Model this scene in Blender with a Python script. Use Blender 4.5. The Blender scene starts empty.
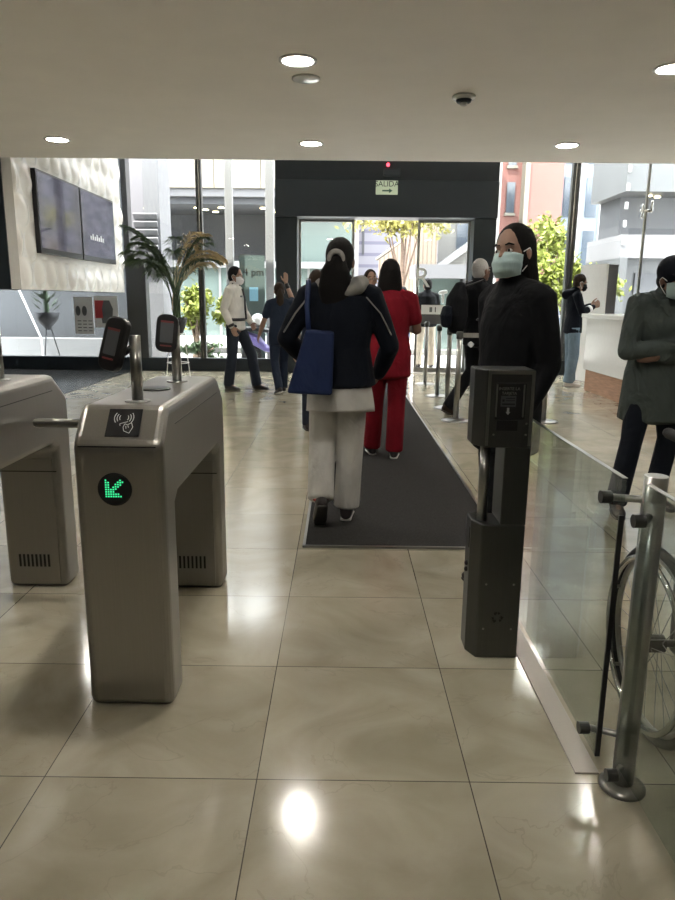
import bpy, bmesh, math, random
import numpy as np
from mathutils import Vector, Matrix

# ------------------------------------------------------------------ camera, world, sun, exposure
SC = bpy.context.scene
COL = SC.collection
PI = math.pi
rnd = random.Random(7)

F_PX, PITCH, ROLL, YAW, EYE = 688.8, 0.21545, 0.01022, -0.00372, 1.335
_f = Vector((math.sin(YAW)*math.cos(PITCH), math.cos(YAW)*math.cos(PITCH), -math.sin(PITCH)))
_r = Vector((math.cos(YAW), -math.sin(YAW), 0)); _u = _r.cross(_f)
_r2 = math.cos(ROLL)*_r + math.sin(ROLL)*_u; _u2 = -math.sin(ROLL)*_r + math.cos(ROLL)*_u
cd = bpy.data.cameras.new('camera'); cam = bpy.data.objects.new('camera', cd); COL.objects.link(cam)
cd.sensor_fit = 'HORIZONTAL'; cd.sensor_width = 36; cd.lens = 36*F_PX/675; cd.clip_start = .02; cd.clip_end = 400
cam.matrix_world = Matrix(((_r2.x, _u2.x, -_f.x, 0), (_r2.y, _u2.y, -_f.y, 0), (_r2.z, _u2.z, -_f.z, EYE), (0, 0, 0, 1)))
SC.camera = cam

SC.view_settings.view_transform = 'Standard'; SC.view_settings.look = 'None'
SC.view_settings.gamma = 1; SC.view_settings.use_curve_mapping = False
SC.view_settings.exposure = 1.55

world = bpy.data.worlds.new('sky'); SC.world = world; world.use_nodes = True
bg = world.node_tree.nodes['Background']
bg.inputs[0].default_value = (0.97, 0.98, 1.0, 1); bg.inputs[1].default_value = 6.1
sd = bpy.data.lights.new('sun', 'SUN'); sd.energy = 7.0; sd.angle = .01; sd.color = (1, .95, .86)
sun = bpy.data.objects.new('sun', sd); COL.objects.link(sun)
sun.rotation_euler = Vector((0.40, 0.36, -1.0)).to_track_quat('-Z', 'Y').to_euler()
DOWNLIGHT = 74.0
SC.cycles.use_denoising = True
SC.cycles.max_bounces = 10; SC.cycles.transparent_max_bounces = 24
SC.cycles.diffuse_bounces = 4; SC.cycles.glossy_bounces = 4; SC.cycles.sample_clamp_indirect = 6

# ------------------------------------------------------------------ materials
def nt(m): return m.node_tree.nodes, m.node_tree.links
def mat(name, col, rough=.6, metal=0, spec=.5, noise=0, nscale=20, bump=0, bscale=60, stretch=None, coat=0, emit=0):
    m = bpy.data.materials.new(name); m.use_nodes = True
    N, L = nt(m); b = N['Principled BSDF']
    b.inputs['Base Color'].default_value = (*col, 1); b.inputs['Roughness'].default_value = rough
    b.inputs['Metallic'].default_value = metal; b.inputs['Specular IOR Level'].default_value = spec
    b.inputs['Coat Weight'].default_value = coat
    if emit:
        b.inputs['Emission Color'].default_value = (*col, 1); b.inputs['Emission Strength'].default_value = emit
    if noise or bump:
        tc = N.new('ShaderNodeTexCoord'); mp = N.new('ShaderNodeMapping'); L.new(tc.outputs['Object'], mp.inputs[0])
        if stretch: mp.inputs['Scale'].default_value = stretch
    if noise:
        n = N.new('ShaderNodeTexNoise'); n.inputs['Scale'].default_value = nscale; n.inputs['Detail'].default_value = 4
        L.new(mp.outputs[0], n.inputs['Vector'])
        r = N.new('ShaderNodeMapRange'); r.inputs[1].default_value = .3; r.inputs[2].default_value = .7
        r.inputs[3].default_value = 1-noise; r.inputs[4].default_value = 1+noise; L.new(n.outputs[0], r.inputs[0])
        x = N.new('ShaderNodeVectorMath'); x.operation = 'SCALE'; x.inputs[0].default_value = col
        L.new(r.outputs[0], x.inputs['Scale']); L.new(x.outputs[0], b.inputs['Base Color'])
    if bump:
        n2 = N.new('ShaderNodeTexNoise'); n2.inputs['Scale'].default_value = bscale; n2.inputs['Detail'].default_value = 3
        L.new(mp.outputs[0], n2.inputs['Vector'])
        bp = N.new('ShaderNodeBump'); bp.inputs['Strength'].default_value = bump; bp.inputs['Distance'].default_value = .01
        L.new(n2.outputs[0], bp.inputs['Height']); L.new(bp.outputs[0], b.inputs['Normal'])
    return m

def cloth(name, col, rough=.85, wr=.35):
    m = mat(name, col, rough, spec=.2, noise=.12, nscale=9, bump=wr, bscale=6, stretch=(1, 1, .7))
    for n in m.node_tree.nodes:
        if n.type == 'BUMP': n.inputs['Distance'].default_value = .06
        if n.type == 'TEX_NOISE' and n.inputs['Scale'].default_value == 6: n.inputs['Distortion'].default_value = 1.4
    return m

def glass_mat(name, tint=(.93, .96, .95), f0=.04, rough=0.0, haze=0, hcol=(.8, .85, .85)):
    m = bpy.data.materials.new(name); m.use_nodes = True; N, L = nt(m)
    N.remove(N['Principled BSDF'])
    t = N.new('ShaderNodeBsdfTransparent'); t.inputs[0].default_value = (*tint, 1)
    g = N.new('ShaderNodeBsdfGlossy'); g.inputs['Roughness'].default_value = rough
    lw = N.new('ShaderNodeLayerWeight'); lw.inputs[0].default_value = .5
    p = N.new('ShaderNodeMath'); p.operation = 'POWER'; p.inputs[1].default_value = 5; L.new(lw.outputs['Facing'], p.inputs[0])
    a = N.new('ShaderNodeMath'); a.operation = 'MULTIPLY_ADD'; a.inputs[1].default_value = 1-f0; a.inputs[2].default_value = f0
    L.new(p.outputs[0], a.inputs[0])
    mx = N.new('ShaderNodeMixShader'); L.new(a.outputs[0], mx.inputs[0])
    if haze:
        d = N.new('ShaderNodeBsdfDiffuse'); d.inputs[0].default_value = (*hcol, 1)
        mh = N.new('ShaderNodeMixShader'); mh.inputs[0].default_value = haze
        L.new(t.outputs[0], mh.inputs[1]); L.new(d.outputs[0], mh.inputs[2]); L.new(mh.outputs[0], mx.inputs[1])
    else:
        L.new(t.outputs[0], mx.inputs[1])
    L.new(g.outputs[0], mx.inputs[2]); L.new(mx.outputs[0], N['Material Output'].inputs[0])
    return m

def floor_mat():
    m = bpy.data.materials.new('polished_stone'); m.use_nodes = True; N, L = nt(m); b = N['Principled BSDF']
    tc = N.new('ShaderNodeTexCoord'); sp = N.new('ShaderNodeSeparateXYZ'); L.new(tc.outputs['Object'], sp.inputs[0])
    def M(op, a, bb=None, c=None):
        n = N.new('ShaderNodeMath'); n.operation = op
        for i, v in enumerate((a, bb, c)):
            if v is None: continue
            if isinstance(v, (int, float)): n.inputs[i].default_value = v
            else: L.new(v, n.inputs[i])
        return n.outputs[0]
    masks, ids = [], []
    for o, off, s in (('X', .226, .604), ('Y', -1.711, .616)):
        u = M('DIVIDE', M('ADD', sp.outputs[o], off), s)
        fr = M('FRACT', u); ids.append(M('FLOOR', u))
        e = M('MULTIPLY', M('MINIMUM', fr, M('SUBTRACT', 1.0, fr)), s)
        masks.append(M('LESS_THAN', e, .0016))
    joint = M('MAXIMUM', masks[0], masks[1])
    cx = N.new('ShaderNodeCombineXYZ'); L.new(ids[0], cx.inputs[0]); L.new(ids[1], cx.inputs[1])
    wn = N.new('ShaderNodeTexWhiteNoise'); wn.noise_dimensions = '3D'; L.new(cx.outputs[0], wn.inputs['Vector'])
    off = N.new('ShaderNodeVectorMath'); off.operation = 'MULTIPLY_ADD'
    L.new(wn.outputs['Color'], off.inputs[0]); off.inputs[1].default_value = (9, 9, 9); L.new(tc.outputs['Object'], off.inputs[2])
    n1 = N.new('ShaderNodeTexNoise'); n1.inputs['Scale'].default_value = 2.6; n1.inputs['Detail'].default_value = 7; n1.inputs['Distortion'].default_value = 1.2
    L.new(off.outputs[0], n1.inputs['Vector'])
    r1 = N.new('ShaderNodeValToRGB'); e = r1.color_ramp.elements
    e[0].position = .3; e[0].color = (.305, .275, .20, 1); e[1].position = .72; e[1].color = (.45, .41, .32, 1)
    L.new(n1.outputs[0], r1.inputs[0])
    # thin veins
    n2 = N.new('ShaderNodeTexNoise'); n2.inputs['Scale'].default_value = 1.7; n2.inputs['Detail'].default_value = 5; n2.inputs['Distortion'].default_value = 1.6
    L.new(off.outputs[0], n2.inputs['Vector'])
    v = M('LESS_THAN', M('ABSOLUTE', M('SUBTRACT', n2.outputs[0], .5)), .0035)
    mix = N.new('ShaderNodeMixRGB'); mix.inputs[2].default_value = (.24, .21, .16, 1)
    L.new(M('MULTIPLY', v, .24), mix.inputs[0]); L.new(r1.outputs[0], mix.inputs[1])
    # tile to tile tone
    tone = M('MULTIPLY_ADD', wn.outputs['Value'], .14, .93)
    sc = N.new('ShaderNodeVectorMath'); sc.operation = 'SCALE'; L.new(mix.outputs[0], sc.inputs[0]); L.new(tone, sc.inputs['Scale'])
    mj = N.new('ShaderNodeMixRGB'); mj.inputs[2].default_value = (.07, .06, .05, 1); L.new(joint, mj.inputs[0]); L.new(sc.outputs[0], mj.inputs[1])
    L.new(mj.outputs[0], b.inputs['Base Color'])
    b.inputs['Specular IOR Level'].default_value = .62
    n3 = N.new('ShaderNodeTexNoise'); n3.inputs['Scale'].default_value = 5; L.new(tc.outputs['Object'], n3.inputs['Vector'])
    L.new(M('MULTIPLY_ADD', n3.outputs[0], .10, .085), b.inputs['Roughness'])
    n4 = N.new('ShaderNodeTexNoise'); n4.inputs['Scale'].default_value = 2.2; L.new(tc.outputs['Object'], n4.inputs['Vector'])
    bp = N.new('ShaderNodeBump'); bp.inputs['Strength'].default_value = .05; bp.inputs['Distance'].default_value = .02
    L.new(n4.outputs[0], bp.inputs['Height']); L.new(bp.outputs[0], b.inputs['Normal'])
    return m

def stripes_mat(name, c1, c2, axis='Z', period=.3, width=.2, rough=.7, bumpy=True):
    m = bpy.data.materials.new(name); m.use_nodes = True; N, L = nt(m); b = N['Principled BSDF']
    tc = N.new('ShaderNodeTexCoord'); sp = N.new('ShaderNodeSeparateXYZ'); L.new(tc.outputs['Object'], sp.inputs[0])
    d = N.new('ShaderNodeMath'); d.operation = 'DIVIDE'; d.inputs[1].default_value = period; L.new(sp.outputs[axis], d.inputs[0])
    fr = N.new('ShaderNodeMath'); fr.operation = 'FRACT'; L.new(d.outputs[0], fr.inputs[0])
    lt = N.new('ShaderNodeMath'); lt.operation = 'LESS_THAN'; lt.inputs[1].default_value = width; L.new(fr.outputs[0], lt.inputs[0])
    mx = N.new('ShaderNodeMixRGB'); mx.inputs[1].default_value = (*c1, 1); mx.inputs[2].default_value = (*c2, 1)
    L.new(lt.outputs[0], mx.inputs[0]); L.new(mx.outputs[0], b.inputs['Base Color']); b.inputs['Roughness'].default_value = rough
    return m

def brick_mat():
    m = bpy.data.materials.new('red_brick'); m.use_nodes = True; N, L = nt(m); b = N['Principled BSDF']
    tc = N.new('ShaderNodeTexCoord'); mp = N.new('ShaderNodeMapping'); mp.inputs['Rotation'].default_value = (PI/2, 0, 0)
    L.new(tc.outputs['Object'], mp.inputs[0])
    br = N.new('ShaderNodeTexBrick'); br.inputs['Scale'].default_value = 3.5
    br.inputs['Color1'].default_value = (.135, .05, .042, 1); br.inputs['Color2'].default_value = (.12, .043, .036, 1); br.inputs['Mortar'].default_value = (.17, .13, .115, 1)
    br.inputs['Mortar Size'].default_value = .012
    L.new(mp.outputs[0], br.inputs['Vector']); L.new(br.outputs[0], b.inputs['Base Color']); b.inputs['Roughness'].default_value = .9
    return m

def screen_mat(name, seed):
    m = bpy.data.materials.new(name); m.use_nodes = True; N, L = nt(m); b = N['Principled BSDF']
    b.inputs['Base Color'].default_value = (.02, .02, .025, 1); b.inputs['Roughness'].default_value = .08
    tc = N.new('ShaderNodeTexCoord'); mp = N.new('ShaderNodeMapping'); mp.inputs['Location'].default_value = (seed, seed*2, seed)
    mp.inputs['Scale'].default_value = (1, 1.3, 4); L.new(tc.outputs['Object'], mp.inputs[0])
    n = N.new('ShaderNodeTexNoise'); n.inputs['Scale'].default_value = 2.2; n.inputs['Detail'].default_value = 6; L.new(mp.outputs[0], n.inputs['Vector'])
    r = N.new('ShaderNodeValToRGB'); e = r.color_ramp.elements
    e[0].position = .35; e[0].color = (.035, .035, .05, 1); e[1].position = .7; e[1].color = (.11, .105, .14, 1)
    L.new(n.outputs[0], r.inputs[0]); L.new(r.outputs[0], b.inputs['Emission Color']); b.inputs['Emission Strength'].default_value = .30
    return m

M = {}
M['floor'] = floor_mat()
M['ceiling'] = mat('ceiling_paint', (.86, .82, .76), .75, noise=.02, nscale=3)
M['wall'] = mat('wall_paint', (.20, .19, .17), .8, noise=.04, nscale=3)
M['dark_frame'] = mat('dark_aluminium', (.017, .0245, .032), .45, spec=.4, noise=.08, nscale=6)
M['dark_band'] = mat('dark_band', (.033, .043, .054), .5, spec=.4)
M['black'] = mat('black_plastic', (0.00888, 0.00888, 0.01036), .35)
M['rubber'] = mat('rubber', (.018, .018, .018), .7, bump=.2, bscale=200)
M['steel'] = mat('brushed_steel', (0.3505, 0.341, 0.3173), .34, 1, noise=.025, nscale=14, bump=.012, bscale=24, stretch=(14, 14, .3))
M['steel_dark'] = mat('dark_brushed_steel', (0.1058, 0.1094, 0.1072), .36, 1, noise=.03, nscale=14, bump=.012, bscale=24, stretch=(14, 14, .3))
M['chrome'] = mat('chrome', (.62, .62, .60), .14, 1)
M['satin'] = mat('satin_steel', (0.3256, 0.3256, 0.3108), .28, 1, noise=.05, nscale=8)
M['glass'] = glass_mat('clear_glass', (.95, .97, .965))
M['barrier'] = glass_mat('barrier_glass', (.86, .90, .885), .05)
M['grey_glass'] = glass_mat('grey_glass', (.80, .83, .85), .06, haze=.04, hcol=(.4, .41, .43))
M['frost'] = mat('white_film', (.78, .8, .8), .5)
M['white'] = mat('white_gloss', (.80, .79, .77), .22, noise=.02)
M['white_wave'] = mat('white_wave_panel', (.80, .77, .72), .17)
M['paper'] = mat('paper', (.8, .8, .8), .7)
M['mat'] = mat('carpet_mat', (0.03428, 0.03276, 0.03199), .95, spec=.1, noise=.25, nscale=120, bump=.6, bscale=300)
M['wood'] = mat('wood', (.42, .23, .14), .4, noise=.2, nscale=5, stretch=(1, 1, 10))
M['dark_floor'] = mat('dark_stone', (0.0555, 0.05328, 0.0518), .16, noise=.2, nscale=7)
M['lamp'] = mat('lamp_glow', (1, .95, .86), .5, emit=DOWNLIGHT)
M['spot'] = mat('shop_spot_glow', (1, .85, .5), .5, emit=9)
M['led'] = mat('green_led', (.05, .8, .32), .5, emit=.34)
M['red_led'] = mat('red_led', (.9, .05, .08), .5, emit=2)
M['sign'] = mat('lit_sign', (.50, .58, .42), .5, emit=.16)
M['sign_dark'] = mat('sign_green', (.03, .10, .06), .5)
M['icon'] = mat('icon_print', (.62, .64, .64), .5)
M['screen_red'] = mat('dim_red', (.22, .05, .05), .4)
M['screen_grey'] = mat('dim_grey', (.10, .11, .12), .3)
M['skin'] = mat('skin', (0.3108, 0.185, 0.1332), .55, noise=.08, nscale=14)
M['skin_dark'] = mat('skin_deep', (0.148, 0.0777, 0.0518), .55, noise=.08, nscale=14)
M['hair'] = mat('hair_black', (.007, .006, .006), .7, spec=.15, bump=.6, bscale=60, stretch=(6, 6, .6))
M['hair_brown'] = mat('hair_brown', (.028, .018, .012), .7, spec=.15, bump=.6, bscale=60, stretch=(6, 6, .6))
M['hair_grey'] = mat('hair_grey', (.30, .29, .28), .8, spec=.15, bump=.6, bscale=60)
M['eye_white'] = mat('eye_white', (.7, .68, .65), .2)
M['eye_dark'] = mat('eye_dark', (.015, .01, .008), .15)
M['lip'] = mat('lip', (.30, .12, .10), .5)
M['surgical'] = cloth('surgical_mask', (0.37, 0.4884, 0.4884), .8, .15)
M['navy'] = cloth('navy_cloth', (0.003321, 0.005314, 0.01063))
M['navy_scrub'] = cloth('navy_scrub', (0.0148, 0.0222, 0.0407))
M['black_cloth'] = cloth('black_cloth', (0.004429, 0.004982, 0.006642))
M['tote_blue'] = cloth('blue_fabric', (0.009117, 0.01823, 0.06186), .6)
M['red'] = cloth('red_cloth', (0.1661, 0.004429, 0.01218))
M['offwhite'] = cloth('offwhite_cloth', (0.4836, 0.4725, 0.4451))
M['shirt_white'] = cloth('white_shirt', (.72, .70, .66))
M['grey_cloth'] = cloth('grey_cloth', (0.2516, 0.2442, 0.2294))
M['slate'] = cloth('slate_trousers', (0.01998, 0.02531, 0.03663))
M['jeans'] = cloth('light_jeans', (0.1628, 0.222, 0.2812))
M['jeans_dark'] = cloth('dark_jeans', (0.005535, 0.007749, 0.01329))
M['jeans_blue'] = cloth('blue_jeans', (.04, .07, .14))
M['olive'] = cloth('olive_grey', (0.05535, 0.06838, 0.06382), .85, .8)
M['beige'] = cloth('beige_cloth', (.58, .50, .40))
M['shoe_dark'] = mat('dark_shoe', (.02, .015, .015), .5)
M['shoe_red'] = mat('red_shoe', (0.36, 0.054, 0.054), .55)
M['sole'] = mat('white_sole', (.65, .63, .6), .6)
M['sole_dark'] = mat('dark_sole', (.06, .055, .05), .8)
M['leaf_lime'] = mat('lime_leaves', (0.1378, 0.1665, 0.01722), .6, noise=.3, nscale=3)
M['leaf_yellow'] = mat('yellow_leaves', (0.1845, 0.1722, 0.0369), .6, noise=.3, nscale=3)
M['leaf_dark'] = mat('dark_leaves', (.05, .085, .035), .5, noise=.25, nscale=8)
M['leaf_dry'] = mat('dry_leaves', (.42, .33, .17), .6, noise=.25, nscale=8)
M['bark'] = mat('bark', (.10, .07, .05), .9, noise=.3)
M['concrete'] = mat('concrete', (0.1305, 0.128, 0.1204), .85, noise=.06, nscale=2)
M['pavement'] = mat('pavement', (.42, .415, .40), .85, noise=.06, nscale=4)
M['cream'] = mat('cream_panel', (0.1364, 0.124, 0.1012), .8, noise=.05, nscale=1)
M['fascia'] = mat('grey_fascia', (0.1004, 0.1004, 0.1063), .7)
M['recess'] = mat('dark_recess', (0.03564, 0.03802, 0.04356), .7)
M['pale_green'] = mat('pale_green_panel', (0.1004, 0.1305, 0.1229), .25)
M['pale_grey'] = mat('pale_grey_panel', (0.09537, 0.09537, 0.1028), .7, noise=.03)
M['dim_grey'] = mat('dim_grey_wall', (0.0465, 0.0496, 0.0527), .6, noise=.08, nscale=1)
M['louver'] = stripes_mat('louvered_siding', (0.1181, 0.1181, 0.1387), (.07, .07, .10), 'Z', .42, .28)
M['slats'] = stripes_mat('brown_slats', (0.1476, 0.1181, 0.09151), (.085, .065, .05), 'X', .14, .3)
M['brick'] = brick_mat()
M['blue_build'] = mat('blue_grey_cladding', (0.09446, 0.1181, 0.1535), .5, noise=.05, nscale=1)
M['window_dark'] = mat('window_dark', (0.036, 0.0468, 0.0612), .12)
M['pot'] = mat('pot_dark', (.03, .03, .032), .5)
M['pot_white'] = mat('white_metal', (.75, .75, .74), .4)
M['out_white'] = mat('painted_white', (0.2008, 0.2008, 0.2008), .6)
M['track'] = mat('track_stone', (.36, .33, .28), .35)
M['purple'] = mat('purple_paint', (.16, .13, .36), .3)
M['red_print'] = mat('red_print', (.55, .07, .08), .6)
M['grey_print'] = mat('grey_print', (.13, .14, .15), .6)
M['blue_print'] = mat('blue_print', (.25, .48, .62), .6)
M['screen_a'] = screen_mat('screen_picture', 1.0)
M['screen_b'] = screen_mat('screen_picture_pair', 5.3)

# ------------------------------------------------------------------ geometry helpers
def nrm(v):
    v = np.asarray(v, float); l = np.linalg.norm(v); return v/l if l > 1e-12 else v
class G:
    """collects closed shells; build() links them as one mesh object"""
    def __init__(s): s.v = []; s.f = []; s.mi = []; s.cur = 0
    def add(s, V, Fc):
        o = len(s.v); s.v.extend([tuple(map(float, p)) for p in V]); s.f.extend([tuple(i+o for i in q) for q in Fc]); s.mi.extend([s.cur]*len(Fc)); return s
    def box(s, x0, x1, y0, y1, z0, z1):
        V = [(x, y, z) for z in (z0, z1) for y in (y0, y1) for x in (x0, x1)]
        return s.add(V, [(0, 2, 3, 1), (4, 5, 7, 6), (0, 1, 5, 4), (2, 6, 7, 3), (0, 4, 6, 2), (1, 3, 7, 5)])
    def obox(s, c, size, rot=None):
        R = np.array(rot.to_3x3()) if rot is not None else np.eye(3)
        h = np.array(size)/2; V = [np.array(c)+R@(h*np.array(k)) for k in [(x, y, z) for z in (-1, 1) for y in (-1, 1) for x in (-1, 1)]]
        return s.add(V, [(0, 2, 3, 1), (4, 5, 7, 6), (0, 1, 5, 4), (2, 6, 7, 3), (0, 4, 6, 2), (1, 3, 7, 5)])
    def tube(s, P, R, seg=12, ref=(1, 0, 0), flat=False, cap=(1, 1)):
        P = [np.array(p, float) for p in P]; n = len(P)
        if not isinstance(R, (list,)): R = [R]*n
        R = [(r, r) if np.isscalar(r) else r for r in R]
        rings = []
        def frame(t):
            r = np.array(ref, float); r = r-(r@t)*t
            if np.linalg.norm(r) < 1e-3: r = np.array((0, 1, 0.))-t*t[1]
            if np.linalg.norm(r) < 1e-3: r = np.array((0, 0, 1.))-t*t[2]
            a = nrm(r); return a, np.cross(t, a)
        T = [nrm(P[min(i+1, n-1)]-P[max(i-1, 0)]) for i in range(n)]
        st = []
        if flat: st = [(P[i], T[i], R[i]) for i in range(n)]
        else:
            m0 = min(R[0])*cap[0]; m1 = min(R[-1])*cap[1]
            for k in (.92, .6): 
                c = math.sqrt(1-k*k); st.append((P[0]-T[0]*m0*k, T[0], (R[0][0]*c, R[0][1]*c)))
            st += [(P[i], T[i], R[i]) for i in range(n)]
            for k in (.6, .92):
                c = math.sqrt(1-k*k); st.append((P[-1]+T[-1]*m1*k, T[-1], (R[-1][0]*c, R[-1][1]*c)))
        V = []; Fc = []
        for p, t, r in st:
            a, b = frame(t)
            for j in range(seg):
                th = 2*PI*j/seg; V.append(p+a*r[0]*math.cos(th)+b*r[1]*math.sin(th))
        m = len(st)
        for i in range(m-1):
            for j in range(seg):
                k = (j+1) % seg; Fc.append((i*seg+j, i*seg+k, (i+1)*seg+k, (i+1)*seg+j))
        Fc.append(tuple(reversed(range(seg)))); Fc.append(tuple((m-1)*seg+j for j in range(seg)))
        return s.add(V, Fc)
    def cyl(s, p0, p1, r, seg=20, r1=None): return s.tube([p0, p1], [r, r if r1 is None else r1], seg, flat=True)
    def ell(s, c, r, rot=None, seg=20, rings=12):
        R = np.array(rot) if rot is not None else np.eye(3); c = np.array(c, float); r = np.array(r, float)
        V = [c+R@(r*np.array((0, 0, -1)))]
        for i in range(1, rings):
            ph = -PI/2+PI*i/rings
            for j in range(seg):
                th = 2*PI*j/seg; V.append(c+R@(r*np.array((math.cos(ph)*math.cos(th), math.cos(ph)*math.sin(th), math.sin(ph)))))
        V.append(c+R@(r*np.array((0, 0, 1)))); Fc = []
        for j in range(seg): Fc.append((0, 1+(j+1) % seg, 1+j))
        for i in range(rings-2):
            for j in range(seg):
                k = (j+1) % seg; a = 1+i*seg; Fc.append((a+j, a+k, a+seg+k, a+seg+j))
        a = 1+(rings-2)*seg; last = len(V)-1
        for j in range(seg): Fc.append((a+j, a+(j+1) % seg, last))
        return s.add(V, Fc)
    def lathe(s, prof, c=(0, 0, 0), seg=32, axis='Z'):
        V = []; Fc = []; n = len(prof)
        for r, z in prof:
            for j in range(seg):
                th = 2*PI*j/seg; p = (r*math.cos(th), r*math.sin(th), z)
                if axis == 'X': p = (p[2], p[0], p[1])
                if axis == 'Y': p = (p[1], p[2], p[0])
                V.append((p[0]+c[0], p[1]+c[1], p[2]+c[2]))
        for i in range(n-1):
            for j in range(seg):
                k = (j+1) % seg; Fc.append((i*seg+j, i*seg+k, (i+1)*seg+k, (i+1)*seg+j))
        Fc.append(tuple(reversed(range(seg)))); Fc.append(tuple((n-1)*seg+j for j in range(seg)))
        return s.add(V, Fc)
    def prism(s, poly, plane, a0, a1):
        """poly in the two other axes; plane = axis of extrusion"""
        n = len(poly); V = []
        for a in (a0, a1):
            for p, q in poly:
                V.append({'X': (a, p, q), 'Y': (p, a, q), 'Z': (p, q, a)}[plane])
        Fc = [tuple(range(n)), tuple(reversed(range(n, 2*n)))]
        for i in range(n): k = (i+1) % n; Fc.append((i, i+n, k+n, k))
        return s.add(V, Fc)
    def torus(s, c, R, r, axis='X', seg=48, ss=10, a0=0, a1=2*PI, sq=1):
        V = []; Fc = []; full = abs(a1-a0-2*PI) < 1e-6; n = seg if full else seg+1
        for i in range(n):
            th = a0+(a1-a0)*i/seg
            for j in range(ss):
                ph = 2*PI*j/ss; q = R+r*math.cos(ph); h = r*math.sin(ph)*sq
                x, y = q*math.cos(th), q*math.sin(th)
                p = {'X': (h, x, y), 'Y': (x, h, y), 'Z': (x, y, h)}[axis]
                V.append((c[0]+p[0], c[1]+p[1], c[2]+p[2]))
        for i in range(seg):
            i2 = (i+1) % n
            for j in range(ss):
                k = (j+1) % ss; Fc.append((i*ss+j, i*ss+k, i2*ss+k, i2*ss+j))
        if not full: Fc.append(tuple(range(ss))); Fc.append(tuple(reversed(range((n-1)*ss, n*ss))))
        return s.add(V, Fc)
    def build(s, name, m, parent=None, bevel=0, smooth=False, voxel=0, sm=0, world=True, segs=2):
        me = bpy.data.meshes.new(name)
        V = s.v
        if parent is not None and world:
            inv = parent.matrix_basis.inverted()
            if parent.parent is not None: inv = (parent.parent.matrix_basis @ parent.matrix_basis).inverted()
            V = [tuple(inv @ Vector(p)) for p in V]
        me.from_pydata(V, [], s.f); me.validate(); me.update()
        bm = bmesh.new(); bm.from_mesh(me); bmesh.ops.recalc_face_normals(bm, faces=bm.faces); bm.to_mesh(me); bm.free()
        ms = m if isinstance(m, (list, tuple)) else [m]
        for q in ms: me.materials.append(M[q])
        if len(ms) > 1 and len(me.polygons) == len(s.mi): me.polygons.foreach_set('material_index', s.mi)
        o = bpy.data.objects.new(name, me); COL.objects.link(o)
        if voxel:
            md = o.modifiers.new('r', 'REMESH'); md.mode = 'VOXEL'; md.voxel_size = voxel; md.use_smooth_shade = True
            if sm: ms_ = o.modifiers.new('s', 'SMOOTH'); ms_.factor = .5; ms_.iterations = sm
            dg = bpy.context.evaluated_depsgraph_get()
            me2 = bpy.data.meshes.new_from_object(o.evaluated_get(dg)); o.modifiers.clear(); o.data = me2; me2.name = name
            bpy.data.meshes.remove(me)
            me = me2
            if not me.materials: me.materials.append(M[ms[0]])
            smooth = True
        if bevel:
            b = o.modifiers.new('b', 'BEVEL'); b.width = bevel; b.segments = segs; b.limit_method = 'ANGLE'; b.angle_limit = .6
        if smooth: me.polygons.foreach_set('use_smooth', [True]*len(me.polygons))
        if parent is not None: o.parent = parent
        return o

def tag(o, label=None, cat=None, group=None, kind=None):
    if label: o['label'] = label
    if cat: o['category'] = cat
    if group: o['group'] = group
    if kind: o['kind'] = kind
    return o
def thing(name, label, cat, loc=(0, 0, 0), rz=0, group=None):
    o = bpy.data.objects.new(name, None); COL.objects.link(o); o.location = loc; o.rotation_euler = (0, 0, rz)
    o.matrix_basis = Matrix.Translation(loc) @ Matrix.Rotation(rz, 4, 'Z')
    return tag(o, label, cat, group)
def struct(name, g, m, bevel=0, parent=None, label=None):
    o = g.build(name, m, parent, bevel=bevel); 
    if parent is None: o['kind'] = 'structure'
    if label: o['label'] = label
    return o
def copy_tree(o, parent=None):
    c = o.copy(); COL.objects.link(c)
    if parent is not None: c.parent = parent
    for ch in list(o.children): copy_tree(ch, c)
    return c
def text(s, size, m, name, parent, mw, depth=.001, align='CENTER'):
    """flat lettering as a mesh; mw = world matrix"""
    cu = bpy.data.curves.new('t', 'FONT'); cu.body = s; cu.size = size; cu.extrude = depth; cu.align_x = align; cu.align_y = 'CENTER'
    o = bpy.data.objects.new('t', cu); COL.objects.link(o)
    dg = bpy.context.evaluated_depsgraph_get(); me = bpy.data.meshes.new_from_object(o.evaluated_get(dg)); bpy.data.objects.remove(o)
    pm = Matrix.Identity(4); q = parent; chain = []
    while q is not None: chain.append(q.matrix_basis); q = q.parent
    for b in reversed(chain): pm = pm @ b
    me.transform(pm.inverted() @ mw); me.materials.clear(); me.materials.append(M[m])
    o = bpy.data.objects.new(name, me); COL.objects.link(o); o.parent = parent
    return o
def facing(loc, n=(0, -1, 0), up=(0, 0, 1)):
    n = Vector(n).normalized(); u = Vector(up); u = (u-n*u.dot(n)).normalized(); x = u.cross(n)
    return Matrix(((x.x, u.x, n.x, loc[0]), (x.y, u.y, n.y, loc[1]), (x.z, u.z, n.z, loc[2]), (0, 0, 0, 1)))

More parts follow.
